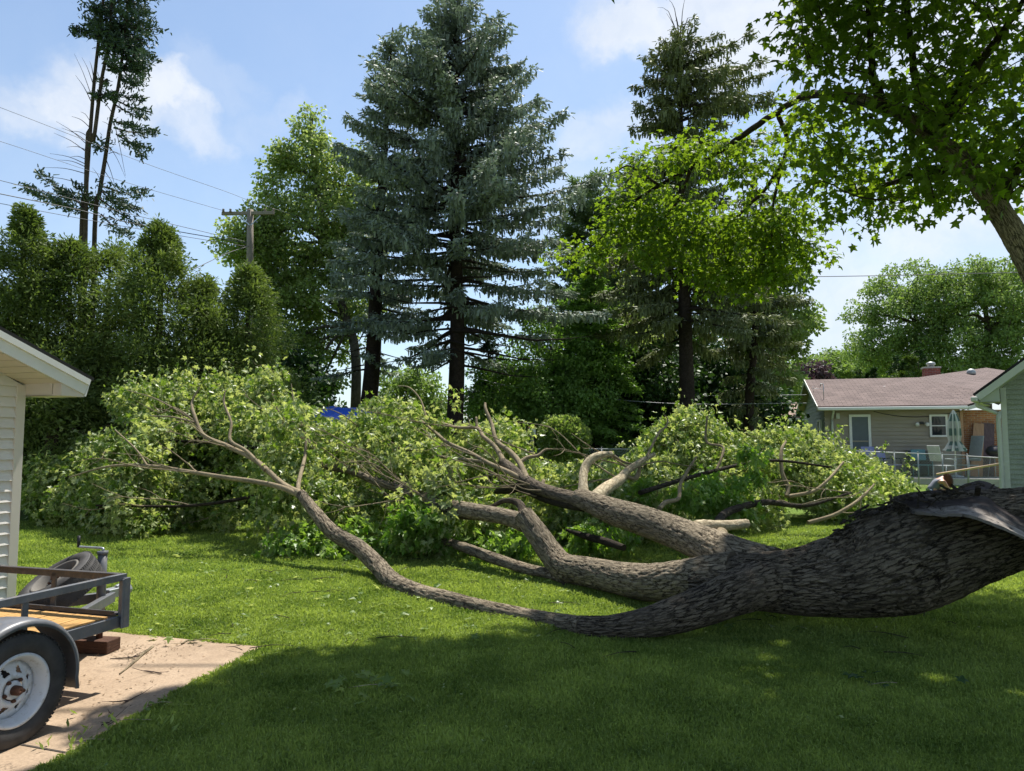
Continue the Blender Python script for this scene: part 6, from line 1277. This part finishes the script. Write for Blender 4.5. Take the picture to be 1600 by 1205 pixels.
leaves(mb, pos, rdir(n)*[1, 1, .1], Zu+rdir(n)*.4, .022*rng.uniform(.3, 1.6, n), DIAM, .6); M['litter'] = plain('dry litter', (.20, .13, .07), .9, 0, .5, 40); mb.build('litter', 'litter', kind='stuff')
mb = MB(); n = 1500; px = rng.uniform(150, 1650, n); D_ = rng.uniform(3.6, 9.5, n); pos = np.stack([(px-800)/F*D_, D_, np.full(n, .03)], -1); ok = ~in_poly(pos[:, 0], pos[:, 1], SLAB); pos = pos[ok]; n = len(pos)
leaves(mb, pos, rdir(n)*[1, 1, .3], Zu*.6+rdir(n), .022*rng.uniform(.3, 1.6, n), DIAM, .7); mb.build('leaf_litter', 'leaf_fallen', kind='stuff')

mb = MB(); n = 420; D_ = rng.uniform(6.2, 12.5, n); px = rng.uniform(250, 1250, n); pos = np.stack([(px-800)/F*D_, D_, np.full(n, .035)], -1)
leaves(mb, pos, rdir(n)*[1, 1, .25], Zu+rdir(n)*.5, .095*rng.uniform(.4, 1.2, n), MAPLE_S, .9); mb.build('leaf_litter', 'leaf_fallen', kind='stuff')
mb = MB()
for k in range(90):
    D_ = rng.uniform(5.8, 11.5); a = np.array([(rng.uniform(350, 1500)-800)/F*D_, D_, .03]); d = nz(np.array([rng.normal(), rng.normal(), 0])); L = rng.uniform(.06, .35)
    mb.tube([a, a+d*L*.5+np.array([0, 0, .015]), a+d*L], [.004, .003, .0015], 4, 2, cap=False)
mb.build('twig_litter', 'twig_dead', kind='stuff')
# ------------------------------------------------------------ crouching person beyond the trunk
pc = G(1452, 785); pc = P(1449, 700, 19.5); pc[2] = 0
pr = root('person', pc, 'person crouching beyond the trunk in grey tank top and denim shorts, head bowed', 'person')
M['skin'] = plain('skin', (.50, .27, .19), .5, var=.08, bmp=0); M['hair'] = plain('auburn hair', (.12, .04, .022), .6, var=.3, scale=30); M['tank'] = plain('grey tank top', (.15, .16, .20), .9, var=.12, scale=20); M['denim'] = plain('denim', (.20, .26, .36), .9, var=.15, scale=25); M['shoe'] = plain('shoe', (.1, .1, .1), .7)
def skin(name, verts, edges, rad, mat, parent, levels=2):
    me = bpy.data.meshes.new(name); me.from_pydata([tuple(map(float, v)) for v in verts], edges, []); o = bpy.data.objects.new(name, me); COL.objects.link(o); o.parent = parent
    me.materials.append(M[mat]); sm = o.modifiers.new('skin', 'SKIN'); sm.use_smooth_shade = True
    for i, r in enumerate(rad):
        v = me.skin_vertices[0].data[i]; v.radius = (r, r) if isinstance(r, float) else r; v.use_root = (i == 0)
    s = o.modifiers.new('sub', 'SUBSURF'); s.levels = levels; s.render_levels = levels; return o
# facing +x, squatting; coordinates local to the root
bv = [(0, 0, .30), (.10, 0, .42), (.20, 0, .54), (.29, 0, .64), (.35, 0, .69), (.42, 0, .72),          # pelvis..neck..head
      (.10, .09, .27), (.36, .13, .44), (.14, .13, .11), (.20, .13, .04), (.32, .14, .03),           # left leg: hip knee ankle foot
      (.10, -.09, .27), (.38, -.13, .42), (.16, -.13, .11), (.22, -.13, .04), (.34, -.14, .03),
      (.30, .16, .60), (.38, .19, .38), (.50, .12, .20), (.545, .10, .13),
      (.30, -.16, .60), (.42, -.19, .37), (.54, -.10, .22), (.585, -.08, .15)]
be = [(0, 1), (1, 2), (2, 3), (3, 4), (4, 5), (0, 6), (6, 7), (7, 8), (8, 9), (9, 10), (0, 11), (11, 12), (12, 13), (13, 14), (14, 15), (3, 16), (16, 17), (17, 18), (18, 19), (3, 20), (20, 21), (21, 22), (22, 23)]
br_ = [.13, .115, .12, .12, .05, .055, .09, .065, .042, .042, .03, .09, .065, .042, .042, .03, .055, .042, .03, .032, .055, .042, .03, .032]
for hx, hy in ((19, 1), (23, -1)):
    b0 = np.array(bv[hx])
    for k, L in enumerate((.055, .07, .075, .068, .05)):
        o_ = np.array([.01, (k-2)*.016*hy, -.02]); i0 = len(bv); d = np.array([.35, (k-2)*.12*hy, -1.]); d /= np.linalg.norm(d)
        if k == 0: d = nz(np.array([.8, -.5*hy, -.4]))
        bv += [tuple(b0+o_), tuple(b0+o_+d*L*.5), tuple(b0+o_+d*L+np.array([-.012, 0, 0]))]; be += [(hx, i0), (i0, i0+1), (i0+1, i0+2)]; br_ += [.010, .009, .007]
skin('body', bv, be, br_, 'skin', pr)
# head with face
hc = np.array([.475, 0, .70]); fdir = nz(np.array([.55, 0, -.83])); up_h = nz(np.array([.83, 0, .55])); hs = np.array([0, 1., 0])
th = np.linspace(0, math.pi, 20); mb = MB(); Vh = []
for a_ in th:
    for b_ in np.arange(28)/28*2*math.pi:
        q = np.array([math.sin(a_)*math.cos(b_), math.sin(a_)*math.sin(b_), math.cos(a_)]); f_, s_, u_ = q[0]*.095, q[1]*.075, q[2]*.118
        if f_ > 0 and u_ < 0: s_ *= 1+u_*2.2; f_ *= 1-.1*abs(u_)/.118
        Vh.append(hc+pc+fdir*f_+hs*s_+up_h*u_)
Fh = [[i*28+j, i*28+(j+1) % 28, (i+1)*28+(j+1) % 28, (i+1)*28+j] for i in range(19) for j in range(28)]
mb.add(Vh, Fh, smooth=True); hp = hc+pc
mb.tube([hp+fdir*.09+up_h*.03, hp+fdir*.115-up_h*.012, hp+fdir*.092-up_h*.02], [.008, .014, .008], 8, 3)
for s in (-1, 1): mb.lathe([(.001, .006), (.02, .004), (.028, -.004), (.001, -.006)], hp+hs*s*.076-up_h*.005, hs*s, 14)
hd = mb.build('head', 'skin', pr)
mb = MB()
for s in (-1, 1): mb.lathe([(.001, .004), (.010, .0), (.001, -.004)], hp+fdir*.088+hs*s*.03+up_h*.008, fdir, 10)
mb.build('eyes', 'black', hd)
mb = MB(); mb.lathe([(.001, .003), (.018, 0), (.001, -.003)], hp+fdir*.083-up_h*.055, fdir, 10); M['lip'] = plain('lips', (.35, .10, .09), .5, bmp=0); mb.build('mouth', 'lip', hd)
mb = MB(); n = 2600; d = rdir(n); ok = (d@fdir < .35) | (d@up_h > .45); d = d[ok]; n = len(d); q = hp+d[:, :1]*0+np.outer(d@fdir, fdir)*.105+np.outer(d@hs, hs)*.088+np.outer(d@up_h, up_h)*.128
leaves(mb, q, np.tile(-Zu*.9+fdir*.5, (n, 1))+rdir(n)*.25, d, .10*rng.uniform(.6, 1.6, n), NEED, .10); 
st = hp+rng.normal(size=(900, 3))*.03+up_h*.02; leaves(mb, st, np.tile([.25, 0, -1.], (900, 1))+rdir(900)*.12, rdir(900), rng.uniform(.12, .26, 900), NEED, .05); mb.build('hair', 'hair', pr)
skin('tank_top', [(.02, 0, .34), (.10, 0, .42), (.20, 0, .54), (.28, 0, .625), (.27, .12, .61), (.27, -.12, .61)], [(0, 1), (1, 2), (2, 3), (3, 4), (3, 5)], [.138, .128, .134, .118, .06, .06], 'tank', pr)
skin('shorts', [(-.01, 0, .29), (.10, .095, .275), (.25, .12, .375), (.10, -.095, .275), (.26, -.12, .365), (.03, 0, .345)], [(0, 1), (1, 2), (0, 3), (3, 4), (0, 5)], [.145, .105, .085, .105, .085, .135], 'denim', pr)
for s in (-1, 1):
    mb = MB(); mb.tube([pc+np.array([.13, .135*s, .05]), pc+np.array([.22, .135*s, .045]), pc+np.array([.37, .14*s, .03])], [.045, .048, .035], 12, 4); mb.build('shoe', 'shoe', pr)
